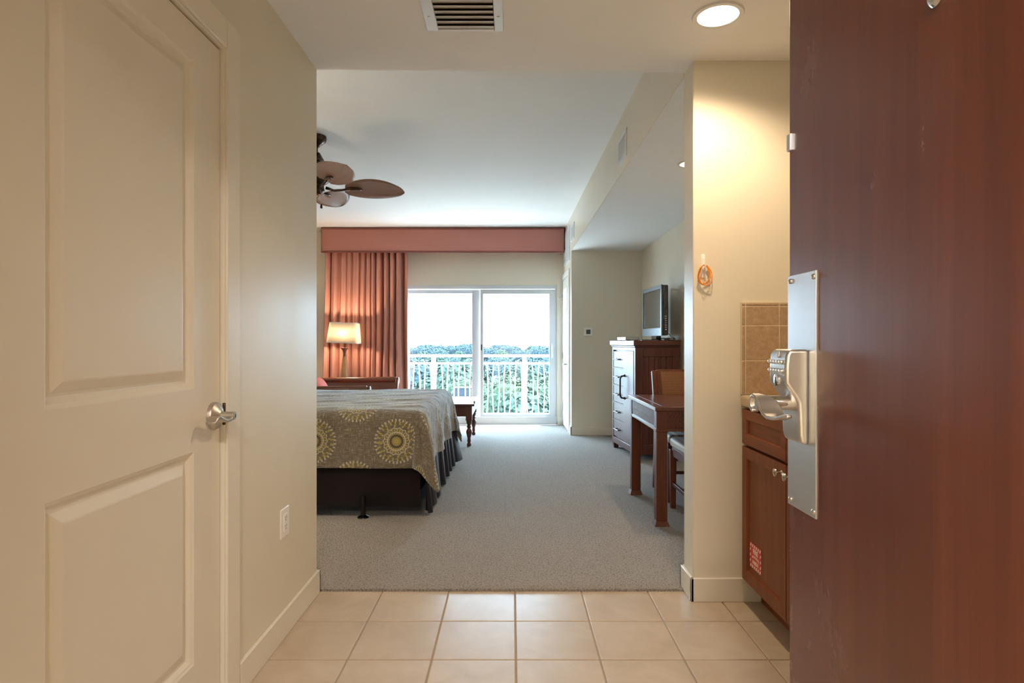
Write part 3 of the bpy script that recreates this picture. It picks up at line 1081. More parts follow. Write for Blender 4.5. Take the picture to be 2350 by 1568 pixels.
kinds = []
for i, (H, R, n, mt, pn) in enumerate([(11.0, 3.6, 20000, 'leaf_haze', False), (11.5, 3.2, 20000, 'leaf1', False), (10.8, 2.6, 20000, 'leaf2', True), (10.2, 3.9, 20000, 'leaf_haze', False)]):
    cr, tr = tree_mesh(40 + i, H, R, n, pn)
    cr.materials.append(M[mt])
    tr.materials.append(M['bark'])
    kinds.append((cr, tr, H))


def tree(x, y, k, s, label, group, rz=0.0, top=None):
    cr, tr, H = kinds[k]
    t = thing('tree', label, 'tree', (x, y, -12), rz, group)
    if top is not None:
        s = (top + 12) / H
    for nm, me in (('crown', cr), ('trunk', tr)):
        o = bpy.data.objects.new(nm, me)
        C.objects.link(o)
        o.parent = t
    t.scale = (s, s, s)
    return t


rt = random.Random(3)
# nearer trees, each placed for what shows through the panes: (pixel x, pixel y of its top, distance, kind)
for (xx, yy, Y, k, lab) in [
        (1150, 884, 26, 2, 'bright green feathery pine at the lower left of the right pane'),
        (1246, 866, 30, 2, 'bright green feathery pine beside the right stile of the sliding door'),
        (1040, 836, 38, 1, 'mid green tree behind the balusters of the middle pane'),
        (1082, 826, 44, 1, 'tall green tree just left of the meeting stiles'),
        (1205, 902, 24, 1, 'small bushy tree low in front of the right railing post'),
        (965, 842, 40, 0, 'haze tinted tree right of the curtain edge behind the railing'),
        (1105, 880, 30, 2, 'green pine partly behind the door meeting stiles')]:
    p = px(xx, yy, Y)
    tree(p.x, Y, k, 1, lab, None, rt.uniform(0, 6), top=p.z)
# belts of woodland
for (Y0, Y1, n, yt0, yt1) in [(50, 66, 11, 830, 850), (76, 98, 16, 812, 826), (106, 138, 28, 800, 810), (148, 190, 62, 791, 799)]:
    placed = []
    for i in range(n):
        best = None
        for c in range(40):            # spread the trunks out
            Y = rt.uniform(Y0, Y1)
            u = -.36 + .60 * rt.random()
            dm = min([math.hypot(u * Y - q[0], Y - q[1]) for q in placed], default=99)
            if best is None or dm > best[0]:
                best = (dm, u, Y)
        _, u, Y = best
        placed.append((u * Y, Y))
        yt = rt.uniform(yt0, yt1) + 10 * (u + .1)
        z = CAM_H + (784.5 - yt) / F * Y
        k = rt.choice([0, 0, 1, 3])
        tree(u * Y, Y, k, 1, 'hazy blue green tree in the woodland across the valley', 'trees of the far woodland', rt.uniform(0, 6), top=z)
# pale low house and shed among the trees
hp = px(1172, 868, 50)
hz0, hz1 = hp.z - 3.2, hp.z - .4
hs = thing('house', 'low pale house roof among the trees behind the right pane', 'house', (hp.x, 50, -12))
MB().box(hp.x - 2.2, hp.x + 3.2, 48, 53, -12, hz1 - .4).build('wall', M['housewall'], hs)
MB().prism([(hp.x - 2.6, 47.6, hz1 - .5), (hp.x - 2.6, 53.4, hz1 - .5), (hp.x - 2.6, 50.5, hz1 + .5)], (6.2, 0, 0)).build('roof', M['houseroof'], hs)
for k in range(3):
    MB().box(hp.x - 1.6 + 1.6 * k, hp.x - .8 + 1.6 * k, 47.93, 48.02, hz1 - 1.6, hz1 - .8).build('window', M['black'], hs)
bp = px(1062, 902, 21)
bx = thing('utility_pole', 'utility pole with a dark grey transformer box behind the balusters', 'utility pole', (bp.x + .34, 21.1, -12))
MB().cyl((bp.x + .34, 21.1, -12), (bp.x + .34, 21.1, bp.z + .35), .07, .05).build('pole', M['bark'], bx)
MB().box(bp.x - .26, bp.x + .24, 20.9, 21.3, bp.z - .2, bp.z + .16).build('transformer_box', M['housewall'], bx, bevel=.02)
MB().box(bp.x - .29, bp.x + .30, 20.87, 21.33, bp.z + .16, bp.z + .19).build('box_lid', M['houseroof'], bx, bevel=.008)

# ================================================================== HALL OBJECTS
# ---- recessed lights
def make_downlight(x, y, z, label, r, power):
    t = thing('recessed_light', label, 'ceiling light', (x, y, z))
    MB().lathe([(r * .80, .0), (r * .80, -.006), (r * .97, -.007), (r, -.002), (r, .0)], (x, y, z), (0, 0, 1), 40, caps=False).build('trim_ring', M['ventmetal'], t, smooth=True)
    MB().lathe([(r * .80, -.004), (r * .55, -.0015)], (x, y, z), (0, 0, 1), 40, caps=False).build('reflector', emit('warm_reflector_' + label[:6], (1.0, .80, .52), 5), t, smooth=True)
    MB().lathe([(r * .55, -.0015), (r * .3, -.0022), (.001, -.0024)], (x, y, z), (0, 0, 1), 32, caps=False).build('bulb', emit('warm_bulb_' + label[:6], (1.0, .84, .62), 14), t, smooth=True)
    L = bpy.data.lights.new('downlight', 'SPOT')
    L.energy = power
    L.color = (1.0, .75, .50)
    L.spot_size = math.radians(150)
    L.spot_blend = .6
    L.shadow_soft_size = .05
    lo = bpy.data.objects.new('lamp_light', L)
    lo.location = (0, 0, -.02)
    C.objects.link(lo)
    lo.parent = t
    return t


make_downlight(.785, 2.335, KZ, 'lit recessed ceiling light above the kitchenette in the entry hall', .096, 44)
make_downlight(1.205, 4.13, zs(4.13), 'lit recessed light in the soffit behind the short wall', .09, 30)

# ---- ceiling air grille
VX0, VX1, VY0, VY1 = -.338, -.034, 2.10, 2.445
g = thing('ceiling_vent', 'white metal air grille with tan blades in the hall ceiling', 'vent', ((VX0 + VX1) / 2, (VY0 + VY1) / 2, KZ))
mb = MB().box(VX0, VX0 + .046, VY0, VY1, KZ - .007, KZ).box(VX1 - .036, VX1, VY0, VY1, KZ - .007, KZ)
mb.box(VX0 + .046, VX1 - .036, VY1 - .012, VY1, KZ - .007, KZ).box(VX0 + .046, VX1 - .036, VY0, VY0 + .03, KZ - .007, KZ)
mb.build('vent_frame', M['ventmetal'], g, bevel=.002)
MB().box(VX0 + .04, VX1 - .03, VY0 + .02, VY1 - .008, KZ - .001, KZ - .0004).build('vent_backing', M['darkslot'], g)
for k in range(8):
    y = VY1 - .016 - .0365 * k
    MB().prism([(VX0 + .047, y, KZ - .0035), (VX0 + .047, y - .002, KZ - .0035), (VX0 + .047, y - .033, KZ - .0095), (VX0 + .047, y - .033, KZ - .011)], (VX1 - VX0 - .084, 0, 0)).build('louver_blade', M['vent_tan'], g)
for xx in (VX0 + .022, VX1 - .018):
    MB().lathe([(.006, 0), (.005, -.002), (.001, -.003)], (xx, 2.335, KZ - .007), (0, 0, 1), 12).build('screw', M['nickel'], g, smooth=True)

# ---- soffit and wall vents
def wall_vent(y0, y1, z0, z1, xf, nsl, label, mat='ventmetal', vert=True, name='air_vent'):
    t = thing(name, label, 'vent', (xf((y0 + y1) / 2), (y0 + y1) / 2, z0))
    e = .028

    def hb(mb, a0, a1, b0, b1, d0, d1):
        mb.hexa([(xf(a0) - d1, a0, b0), (xf(a0) - d0, a0, b0), (xf(a1) - d0, a1, b0), (xf(a1) - d1, a1, b0),
                 (xf(a0) - d1, a0, b1), (xf(a0) - d0, a0, b1), (xf(a1) - d0, a1, b1), (xf(a1) - d1, a1, b1)])
        return mb
    f = MB()
    for (a0, a1, b0, b1) in ((y0, y0 + e, z0, z1), (y1 - e, y1, z0, z1), (y0 + e, y1 - e, z0, z0 + e), (y0 + e, y1 - e, z1 - e, z1)):
        hb(f, a0, a1, b0, b1, -.001, .009)
    f.build('vent_frame', M[mat], t, bevel=.002)
    hb(MB(), y0 + e, y1 - e, z0 + e, z1 - e, 0, .0015).build('vent_backing', M['greyplastic'], t)
    for k in range(nsl):
        if vert:
            a = y0 + e + (y1 - y0 - 2 * e) * (k + .25) / nsl
            hb(MB(), a, a + (y1 - y0 - 2 * e) * .45 / nsl, z0 + e, z1 - e, .001, .007).build('slat', M[mat], t)
        else:
            b = z0 + e + (z1 - z0 - 2 * e) * (k + .2) / nsl
            hb(MB(), y0 + e, y1 - e, b, b + (z1 - z0 - 2 * e) * .55 / nsl, .001, .008).build('slat', M[mat], t)
    return t


xf_s = lambda Y: xs(Y) - .002
wall_vent(4.145, 4.435, 2.410, 2.600, xf_s, 12, 'larger white air vent on the soffit face above the room')
wall_vent(7.12, 7.42, 2.355, 2.545, xf_s, 10, 'small white air vent at the far end of the soffit')
wall_vent(7.62, 8.25, 2.16, 2.60, nx, 22, 'tall white return air grille above the closet door', vert=False, name='return_grille')

# ---- wall outlet
ou = thing('wall_outlet', 'white duplex wall outlet on the left hall wall', 'outlet', (WL, 2.397, .385))
pl = MB().box(WL, WL + .006, 2.353, 2.441, .385, .500).build('cover_plate', M['whiteplastic'], ou, bevel=.003)
MB().box(WL + .0055, WL + .0085, 2.380, 2.414, .408, .477).build('receptacle', M['whiteplastic'], ou, bevel=.0015)
for zc_ in (.426, .459):
    MB().box(WL + .008, WL + .0088, 2.389, 2.3915, zc_ - .001, zc_ + .008).build('slot', M['darkslot'], ou)
    MB().box(WL + .008, WL + .0088, 2.402, 2.4045, zc_ - .001, zc_ + .008).build('slot', M['darkslot'], ou)
    MB().cyl((WL + .008, 2.397, zc_ - .007), (WL + .0088, 2.397, zc_ - .007), .0028, seg=10).build('ground_hole', M['darkslot'], ou)
for zc_ in (.393, .492):
    MB().cyl((WL + .006, 2.397, zc_), (WL + .0068, 2.397, zc_), .003, seg=10).build('screw', M['ventmetal'], ou)

# ---- adhesive hook with orange tubing loops
YW = 2.715
hk = thing('wall_hook', 'translucent white adhesive hook on the short wall', 'hook', (.846, YW, 1.40))
MB().box(.8385, .8545, YW - .004, YW, 1.432, 1.536).build('adhesive_strip', M['whiteplastic'], hk, bevel=.003)
MB().box(.8405, .8525, YW - .008, YW - .004, 1.46, 1.522).build('hook_body', M['whiteplastic'], hk, bevel=.003)
MB().tube([(.8465, YW - .008, 1.475), (.8475, YW - .016, 1.468), (.849, YW - .022, 1.474), (.850, YW - .023, 1.492)], .0032, 8).build('hook_prong', M['whiteplastic'], hk, smooth=True)
cl = thing('coiled_tubing', 'loops of orange plastic tubing hanging on the wall hook', 'tubing', (.85, YW - .016, 1.40))
for k, (rx, rz_, dx, dy, a0) in enumerate([(.029, .045, 0, 0, .10), (.027, .042, .002, -.004, -.15), (.024, .043, -.003, .003, .0), (.017, .046, -.006, -.005, .12)]):
    pts = []
    for i in range(36):
        a = 2 * PI * i / 36
        x, z = rx * math.sin(a), -rz_ + rz_ * math.cos(a)
        pts.append((.849 + dx + x * math.cos(a0) - z * math.sin(a0), YW - .014 + dy + .005 * math.sin(2 * a + k), 1.487 + x * math.sin(a0) + z * math.cos(a0)))
    MB().tube(pts, .0020 if k < 3 else .0013, 8, closed=True).build('tubing_loop', M['orange'], cl, smooth=True)

# ---- kitchenette
KX = 1.012
cab = thing('kitchen_cabinet', 'cherry wood kitchenette base cabinet with knobs beside the short wall', 'cabinet', (1.3, 2.1, 0))
MB().box(KX + .022, 1.638, 1.36, 2.700, .105, .860).build('body', M['kitchen'], cab, bevel=.002)
MB().box(1.10, 1.638, 1.37, 2.698, 0, .105).build('toe_kick', M['kitcheny'], cab)


def cab_front(y0, y1, z0, z1, nm, st, mat):
    mb = MB()
    rects(mb, lambda a, b, d: Vector((KX + d, a, b)), (y0, y1, z0, z1), [(y0 + st, y1 - st, z0 + st, z1 - st)], [(.003, .002), (.006, .010), (.012, .011)])
    mb.add([(KX, y0, z0), (KX, y1, z0), (KX, y1, z1), (KX, y0, z1), (KX + .021, y0, z0), (KX + .021, y1, z0), (KX + .021, y1, z1), (KX + .021, y0, z1)],
           [(4, 5, 6, 7), (0, 1, 5, 4), (1, 2, 6, 5), (2, 3, 7, 6), (3, 0, 4, 7)])
    return mb.build(nm, mat, cab)


def knob(y, z, par):
    MB().lathe([(.009, 0), (.0045, .004), (.0045, .014), (.012, .019), (.0155, .024), (.0145, .028), (.006, .031), (.0005, .0315)], (KX, y, z), (-1, 0, 0), 24).build('knob', M['brassknob'], par, smooth=True)


for (ya, yb, ky) in ((2.266, 2.693, 2.300), (1.836, 2.259, 2.222), (1.405, 1.829, 1.445)):
    cab_front(ya, yb, .705, .855, 'drawer_front', .042, M['kitcheny'])
    dr = cab_front(ya, yb, .112, .692, 'cabinet_door', .046, M['kitchen'])
    knob(ky, .658, dr)
ct = MB().box(KX - .003, 1.638, 1.34, 2.7135, .864, .914).build('countertop', M['counter'], bevel=.012, seg=4)
tag(ct, 'tan speckled countertop on the kitchenette cabinet', 'countertop')
bs = thing('backsplash', 'tan stone tile backsplash above the kitchenette counter', 'backsplash', (1.3, 2.713, .914))
MB().box(KX, 1.638, 2.7042, 2.7148, .916, 1.323).build('grout_bed', M['groutlight'], bs)
tx = [KX + .001, KX + .019, KX + .168, KX + .317, KX + .466, KX + .615]
tz = [.917, 1.066, 1.221, 1.306, 1.3225]
for j in range(4):
    for i in range(5):
        MB().box(tx[i] + .0012, tx[i + 1] - .0012, 2.7035 if i and j < 3 else 2.7025, 2.710, tz[j] + .0012, tz[j + 1] - .0012).build('wall_tile', M['splash'], bs, bevel=.0022 if i and j < 3 else .004)

# ---- fire sticker
ST_X = KX + .0103
stk = thing('warning_sticker', 'red and white fire extinguisher sticker on the cabinet door', 'sticker', (ST_X, 2.572, .19))
SY0, SY1, SZ0, SZ1 = 2.513, 2.631, .188, .291
MB().box(ST_X - .0006, ST_X + .0005, SY0, SY1, SZ0, SZ1).build('sticker_sheet', M['red'], stk)


def stripe(par, y, z, wd, hg, sl):
    x = ST_X - .0010
    MB().prism([(x, y, z), (x, y - wd, z), (x, y - wd + sl, z + hg), (x, y + sl, z + hg)], (.0003, 0, 0)).build('hazard_stripe', M['stickerwhite'], par)


for k in range(6):
    stripe(stk, SY1 - .004 - .0195 * k, SZ0 + .0015, .0095, .013, -.004)
    stripe(stk, SY1 - .004 - .0195 * k, SZ1 - .0145, .0095, .013, -.004)
for k in range(3):
    for yy in (SY1 - .001, SY0 + .0105):
        x = ST_X - .0010
        z = SZ0 + .019 + .0235 * k
        MB().prism([(x, yy, z), (x, yy - .0095, z + .007), (x, yy - .0095, z + .0175), (x, yy, z + .0105)], (.0003, 0, 0)).build('hazard_stripe', M['stickerwhite'], stk)


def text_mesh(txt, size, mat, mtx, par, name, arch=0.0, bold=0.0, sx=1.0):
    cu = bpy.data.curves.new(name, 'FONT')
    cu.body = txt
    cu.size = size
    cu.align_x, cu.align_y = 'CENTER', 'CENTER'
    cu.extrude = .0002
    cu.offset = bold
    to = bpy.data.objects.new(name, cu)
    C.objects.link(to)
    dg = bpy.context.evaluated_depsgraph_get()
    dg.update()
    me = bpy.data.meshes.new_from_object(to.evaluated_get(dg))
    bpy.data.objects.remove(to, do_unlink=True)
    me.materials.clear()
    me.materials.append(mat)
    if me.vertices:
        hw = max(abs(v.co.x) for v in me.vertices) or 1
        for v in me.vertices:
            v.co.y += arch * (1 - (v.co.x / hw) ** 2)
            v.co.x *= sx
    me.transform(mtx)
    me.transform(Matrix.Translation(-wloc(par)))
    o = bpy.data.objects.new(name, me)
    C.objects.link(o)
    o.parent = par
    return o


def face_mx(x, y, z):     # text on a plane facing -X
    m = Matrix(((0, 0, -1, x), (-1, 0, 0, y), (0, 1, 0, z), (0, 0, 0, 1)))
    return m


yc = (SY0 + SY1) / 2
text_mesh('FIRE', .029, M['stickerwhite'], face_mx(ST_X - .0009, yc, .2605), stk, 'lettering', 0, .0008)
text_mesh('EXTINGUISHER', .0135, M['stickerwhite'], face_mx(ST_X - .0009, yc, .2335), stk, 'lettering', .006, .0001, .80)
text_mesh('INSIDE', .0205, M['stickerwhite'], face_mx(ST_X - .0009, yc, .2155), stk, 'lettering', 0, .0006)

# ================================================================== MAIN ROOM OBJECTS
# ---- thermostat
th = thing('thermostat', 'white wall thermostat with small grey display', 'thermostat', (.925, 7.45, 1.215))
MB().box(.873, .977, 7.424, 7.45, 1.215, 1.318).build('case', M['whiteplastic'], th, bevel=.012, seg=3)
MB().box(.899, .951, 7.4225, 7.426, 1.240, 1.294).build('display', M['lcd'], th, bevel=.001)

# ---- valance
va = thing('valance', 'terracotta upholstered valance box above the balcony doors', 'valance', (-.92, 8.2, 2.33))
VF, VB, VZ0, VZ1, VXL, VXR = 8.11, 8.348, 2.332, 2.652, -2.525, .690
mb = MB().box(VXL, VXR, VF, VF + .03, VZ0, VZ1).box(VXL, VXL + .03, VF + .03, VB, VZ0, VZ1).box(VXR - .03, VXR, VF + .03, VB, VZ0, VZ1).box(VXL + .03, VXR - .03, VF + .03, VB, VZ1 - .02, VZ1)
mb.build('valance_board', M['valance'], va, bevel=.006)
MB().tube([(VXL, VF, VZ0), (VXR, VF, VZ0), (VXR, VF, VZ1), (VXL, VF, VZ1)], .0075, 8, closed=True).build('piping_cord', M['piping'], va, smooth=True)
MB().tube([(VXL + .02, VF - .001, VZ0 + .016), (VXR - .02, VF - .001, VZ0 + .016), (VXR - .02, VF - .001, VZ1 - .016), (VXL + .02, VF - .001, VZ1 - .016)], .0028, 6, closed=True).build('seam', M['piping'], va, smooth=True)

# ---- curtain
rc = random.Random(11)
folds = []
acc = 0
while acc < 1:
    folds.append((acc, rc.uniform(.75, 1.25), rc.uniform(-1, 1)))
    acc += rc.uniform(.045, .085)


def curtain_pt(u, v):
    # u across, v from top (0) to bottom (1)
    ph = 0.0
    x0t, x1t = -2.515, -1.405
    x0b, x1b = -2.56, -1.392
    x = (x0t + (x1t - x0t) * u) * (1 - v) + (x0b + (x1b - x0b) * u) * v
    k = 13
    ww = u + .018 * math.sin(9 * u + 1.3) + .010 * math.sin(23 * u) + .006 * math.sin(5 * v + 14 * u) * v
    a = .040 + .018 * math.sin(7.3 * u + 2.0) + .008 * v
    s = math.sin(2 * PI * k * ww)
    s = math.copysign(abs(s) ** .8, s)
    y = 8.255 + a * s + .012 * math.sin(2 * PI * 33 * ww + 2 * v) * (.6 + .4 * v) * (1 - .3 * v)
    x += .012 * math.cos(2 * PI * k * ww) * (1 + .4 * v) + .006 * math.sin(6 * v + 9 * u) * v
    # small horizontal buckles near mid height of the left half
    y += .007 * math.exp(-((v - .60) / .03) ** 2) * math.sin(60 * u) + .006 * math.exp(-((v - .66) / .015) ** 2) * math.sin(41 * u + 1)
    z = 2.40 - (2.40 - .03) * v
    return Vector((x, min(y, 8.332), z))


cu = MB().grid(curtain_pt, 420, 60).build('curtain', M['curtain'], smooth=True)
for p in cu.data.polygons:
    p.use_smooth = True
sm = cu.modifiers.new('thick', 'SOLIDIFY')
sm.thickness = .003
tag(cu, 'gathered terracotta satin curtain drawn to the left side of the balcony doors', 'curtain')

# ---- bed
BX0, BX1, BY0, BY1 = RL + .06, -.575, 3.985, 5.735
bed = thing('bed', 'large bed with dark aubergine pleated skirt on a metal frame', 'bed', ((BX0 + BX1) / 2, (BY0 + BY1) / 2, CZ))
MB().box(BX0, BX1, BY0, BY1, .40, .685).build('mattress', M['mattress'], bed, bevel=.06, seg=4)
MB().box(BX0 + .01, BX1 - .015, BY0 + .012, BY1 - .012, .17, .40).build('box_spring', M['box'], bed, bevel=.02)
mb = MB().box(BX0 + .02, BX1 - .04, BY0 + .03, BY0 + .06, .14, .172).box(BX0 + .02, BX1 - .04, BY1 - .06, BY1 - .03, .14, .172)
mb.box(BX1 - .07, BX1 - .04, BY0 + .03, BY1 - .03, .14, .172).box(-1.60, -1.57, BY0 + .03, BY1 - .03, .14, .172)
mb.build('bed_frame', M['blackmetal'], bed)
for (x, y) in ((-.962, 3.96), (-2.2, 3.96), (-.70, 5.60), (-2.2, 5.60)):
    MB().lathe([(.038, 0), (.036, .006), (.016, .018), (.014, .14)], (x, y, CZ), (0, 0, 1), 16).build('leg', M['blackmetal'], bed, smooth=True)


# flat skirt on the long side, pleated on the foot end
def skirt_side(u, v):
    x = BX0 + (BX1 - .02 - BX0) * u
    return Vector((x, BY0 - .004 - .012 * v + .006 * math.sin(11 * u + 2 * v) * v + .003 * math.sin(37 * u) * v, .46 - (.46 - .085) * v + .006 * math.sin(5 * u) * v))


o = MB().grid(skirt_side, 90, 12).build('bed_skirt', M['box'], bed, smooth=True)
def skirt_foot(u, v):
    y = BY0 - .01 + (BY1 + .03 - BY0) * u
    k = 7
    s = math.sin(2 * PI * k * u + 1.9 * math.sin(8.3 * u) + .5 * math.sin(29 * u))
    s = math.copysign(abs(s) ** .6, s)
    x = BX1 + .006 + .022 * v + (.005 + .024 * v) * s + .05 * v * max(0, (u - .80) / .20) ** 1.5
    y += (.004 + .012 * v) * math.cos(2 * PI * k * u)
    return Vector((x, y + .06 * v * max(0, (u - .85) / .15), .46 - (.46 - .030) * v))


o = MB().grid(skirt_foot, 340, 14).build('bed_skirt', M['skirt'], bed, smooth=True)

# quilt
QR = .075
QZ = .697
QX1, QY0, QY1 = BX1 + .012, BY0 - .014, BY1 + .014
OH_N, OH_F, OH_B = .365, .300, .36        # overhang near side, foot, far side


def fold(e):
    """e: cloth distance past the start of the rounding -> (outward, drop)"""
    if e <= 0:
        return e, 0.0
    L = QR * PI / 2
    if e < L:
        a = e / QR
        return QR * math.sin(a), QR * (1 - math.cos(a))
    return QR + .07 * (e - L), QR + .995 * (e - L)


sx0 = RL + .07
sx1 = QX1 - QR + QR * PI / 2 + OH_F - QR * .57 + .04
ty0 = QY0 + QR - (QR * PI / 2 + OH_N - QR)
ty1 = QY1 - QR + (QR * PI / 2 + OH_B - QR)
NQX, NQY = 210, 230
uvs = []
rq = random.Random(5)


def quilt_pt(s, t):
    cx, cyn, cyf = QX1 - QR, QY0 + QR, QY1 - QR
    a = max(0.0, s - cx)
    bn = max(0.0, cyn - t)
    bf = max(0.0, t - cyf)
    b = max(bn, bf)
    sg = -1 if bn > 0 else 1
    x = min(s, cx)
    y = min(max(t, cyn), cyf)
    r = math.hypot(a, b)
    z = QZ
    if r > 0:
        da, db = a / r, b / r
        out, drop = fold(r)
        s2 = 2 * da * db
        ex = max(0, r - QR)
        out += s2 * .20 * ex + s2 * .10 * min(ex, .1)
        if sg < 0:
            out += .020 * math.sin(9 * math.atan2(da, db) + .6) * s2 * min(1, ex / .15)
        # hanging waves along straight sides
        if s2 < .2:
            wv = .010 * math.sin(6.5 * s + .5) * db + .016 * math.sin(11 * t + .9) * da + .008 * math.sin(23 * t + 2) * da
            out += wv * min(1, ex / .22)
        x += da * out
        y += sg * db * out
        z -= drop * (1 - .02 * s2)
    # soft mattress crown and wrinkles on the top
    wr = .004 * math.sin(13 * t + 3 * math.sin(2.1 * s)) + .003 * math.sin(31 * t + 5 * s) + .002 * math.sin(57 * t - 11 * s)
    z += wr * max(0, 1 - r / .15) + .010 * math.sin(PI * min(1, max(0, (t - cyn) / (cyf - cyn))))
    if r > .06:
        n_ = .003 * math.sin(40 * s + 17 * t) * math.sin(33 * t - 21 * s)
        x += n_ * (a / r)
        y += n_ * sg * (b / r)
    return Vector((x, y, z))


mb = MB()
for j in range(NQY + 1):
    t = ty0 + (ty1 - ty0) * j / NQY
    for i in range(NQX + 1):
        s = sx0 + (sx1 - sx0) * i / NQX
        # slightly rounded cloth corners
        mb.v.append(quilt_pt(s, t))
        uvs.append((s, t))
for j in range(NQY):
    for i in range(NQX):
        sA = sx0 + (sx1 - sx0) * (i + .5) / NQX
        tA = ty0 + (ty1 - ty0) * (j + .5) / NQY
        rcn = .07
        cxx, cyy = sx1 - rcn, (ty0 + rcn if tA < 4.8 else ty1 - rcn)
        if sA > cxx and ((tA < cyy) if tA < 4.8 else (tA > cyy)) and math.hypot(sA - cxx, tA - cyy) > rcn:
            continue
        n0 = j * (NQX + 1) + i
        mb.f.append((n0, n0 + 1, n0 + NQX + 2, n0 + NQX + 1))
qm = bpy.data.meshes.new('quilt')
qm.from_pydata(mb.v, [], mb.f)
ul = qm.uv_layers.new(name='uv')
for lp in qm.loops:
    ul.data[lp.index].uv = uvs[lp.vertex_index]
for p in qm.polygons:
    p.use_smooth = True
M['quilt'] = quilt_mat(-.745, QY0 + QR - .235)
qm.materials.append(M['quilt'])
qo = bpy.data.objects.new('quilt', qm)
C.objects.link(qo)
sol = qo.modifiers.new('thick', 'SOLIDIFY')
sol.thickness, sol.offset = .007, 1
tag(qo, 'taupe quilt with yellow medallion print spread over the bed', 'quilt')

# ---- ceiling fan
FX, FY = -1.512, 4.73
FZ = zc(FY)
fan = thing('ceiling_fan', 'dark bronze ceiling fan with oval wooden blades above the bed', 'ceiling fan', (FX, FY, FZ))
MB().lathe([(.005, 0), (.076, -.001), (.078, -.02), (.072, -.04), (.052, -.058), (.030, -.075), (.022, -.085), (.005, -.086)], (FX, FY, FZ), (0, 0, 1), 32).build('canopy', M['bronze'], fan, smooth=True)
MB().cyl((FX, FY, FZ - .08), (FX, FY, FZ - .21), .013).build('downrod', M['bronze'], fan, smooth=True)
MB().lathe([(.02, -.125), (.030, -.130), (.060, -.185), (.058, -.192), (.02, -.193)], (FX, FY, FZ), (0, 0, 1), 32).build('rod_cover', M['bronze'], fan, smooth=True)
BZ = FZ - .375
MB().lathe([(.02, .19), (.07, .18), (.105, .15), (.115, .09), (.110, .05), (.085, .015), (.06, .0), (.06, -.02), (.065, -.05), (.045, -.075), (.01, -.08)], (FX, FY, BZ), (0, 0, 1), 36).build('motor_housing', M['bronze'], fan, smooth=True)


def blade_mesh():
    mb = MB()
    nl, nw = 26, 8
    top = []
    for j in range(nl + 1):
        t = j / nl
        x = .215 + .462 * t
        hw = .132 * (max(0, math.sin(PI * (t * .90 + .085)))) ** .62 * (1 - .10 * t) + .002
        if t > .93:
            hw *= math.sqrt(max(.02, 1 - ((t - .93) / .07) ** 2))
        if t < .06:
            hw *= .75 + .25 * t / .06
        for i in range(nw + 1):
            y = hw * (2 * i / nw - 1)
            z = -.34 * y + .012 * math.sin(PI * t) - .006 * (2 * i / nw - 1) ** 2
            top.append(Vector((x, y, z)))
    nv = len(top)
    mb.v = top + [p - Vector((0, 0, .006)) for p in top]
    for j in range(nl):
        for i in range(nw):
            a = j * (nw + 1) + i
            mb.f.append((a, a + 1, a + nw + 2, a + nw + 1))
            mb.f.append((a + nv + nw + 1, a + nv + nw + 2, a + nv + 1, a + nv))
    ed = [i for i in range(nw + 1)] + [j * (nw + 1) + nw for j in range(1, nl + 1)] + [nl * (nw + 1) + i for i in range(nw - 1, -1, -1)] + [j * (nw + 1) for j in range(nl - 1, 0, -1)]
    for k in range(len(ed)):
        a, b_ = ed[k], ed[(k + 1) % len(ed)]
        mb.f.append((a, a + nv, b_ + nv, b_))
    return mb.mesh('fan_blade')


blm = blade_mesh()
blm.materials.append(M['blade'])
for p in blm.polygons:
    p.use_smooth = True
ib = MB()
ib.tube([(.07, 0, -.012), (.13, 0, -.03), (.19, 0, -.022), (.25, 0, -.012)], [.012, .010, .010, .010], 8)
iv = []
ib.lathe([(.001, -.008), (.020, -.007), (.028, -.002), (.024, .006), (.001, .008)], (.285, 0, -.010), (0, 0, 1), 20)
ib.v = [Vector((.285 + (p.x - .285) * (2.4 if p.x > .255 else 1), p.y, p.z)) if p.x > .255 else p for p in ib.v]
ibm = ib.mesh('blade_iron')
ibm.materials.append(M['bronze'])
for p in ibm.polygons:
    p.use_smooth = True
for k in range(5):
    a = math.radians(17 + 72 * k)
    for nm, me in (('fan_blade', blm), ('blade_iron', ibm)):
        o = bpy.data.objects.new(nm, me)
        C.objects.link(o)
        o.parent = fan
        o.location = (0, 0, BZ - FZ - .005)
        o.rotation_euler = (0, 0, a)
MB().tube([(FX + .050, FY - .06, BZ - .05), (FX + .060, FY - .065, BZ - .09), (FX + .060, FY - .065, BZ - .165)], .0018, 6).build('pull_chain', M['nickel'], fan)
MB().lathe([(.002, 0), (.006, -.008), (.009, -.028), (.006, -.036), (.001, -.038)], (FX + .060, FY - .065, BZ - .160), (0, 0, 1), 14).build('chain_pull', M['bronze'], fan, smooth=True)

# ---- sofa behind the bed (its two sleigh arms show)
sf = thing('sofa', 'wood framed sofa with scrolled sleigh arms behind the bed', 'sofa', (-2.0, 7.05, CZ))


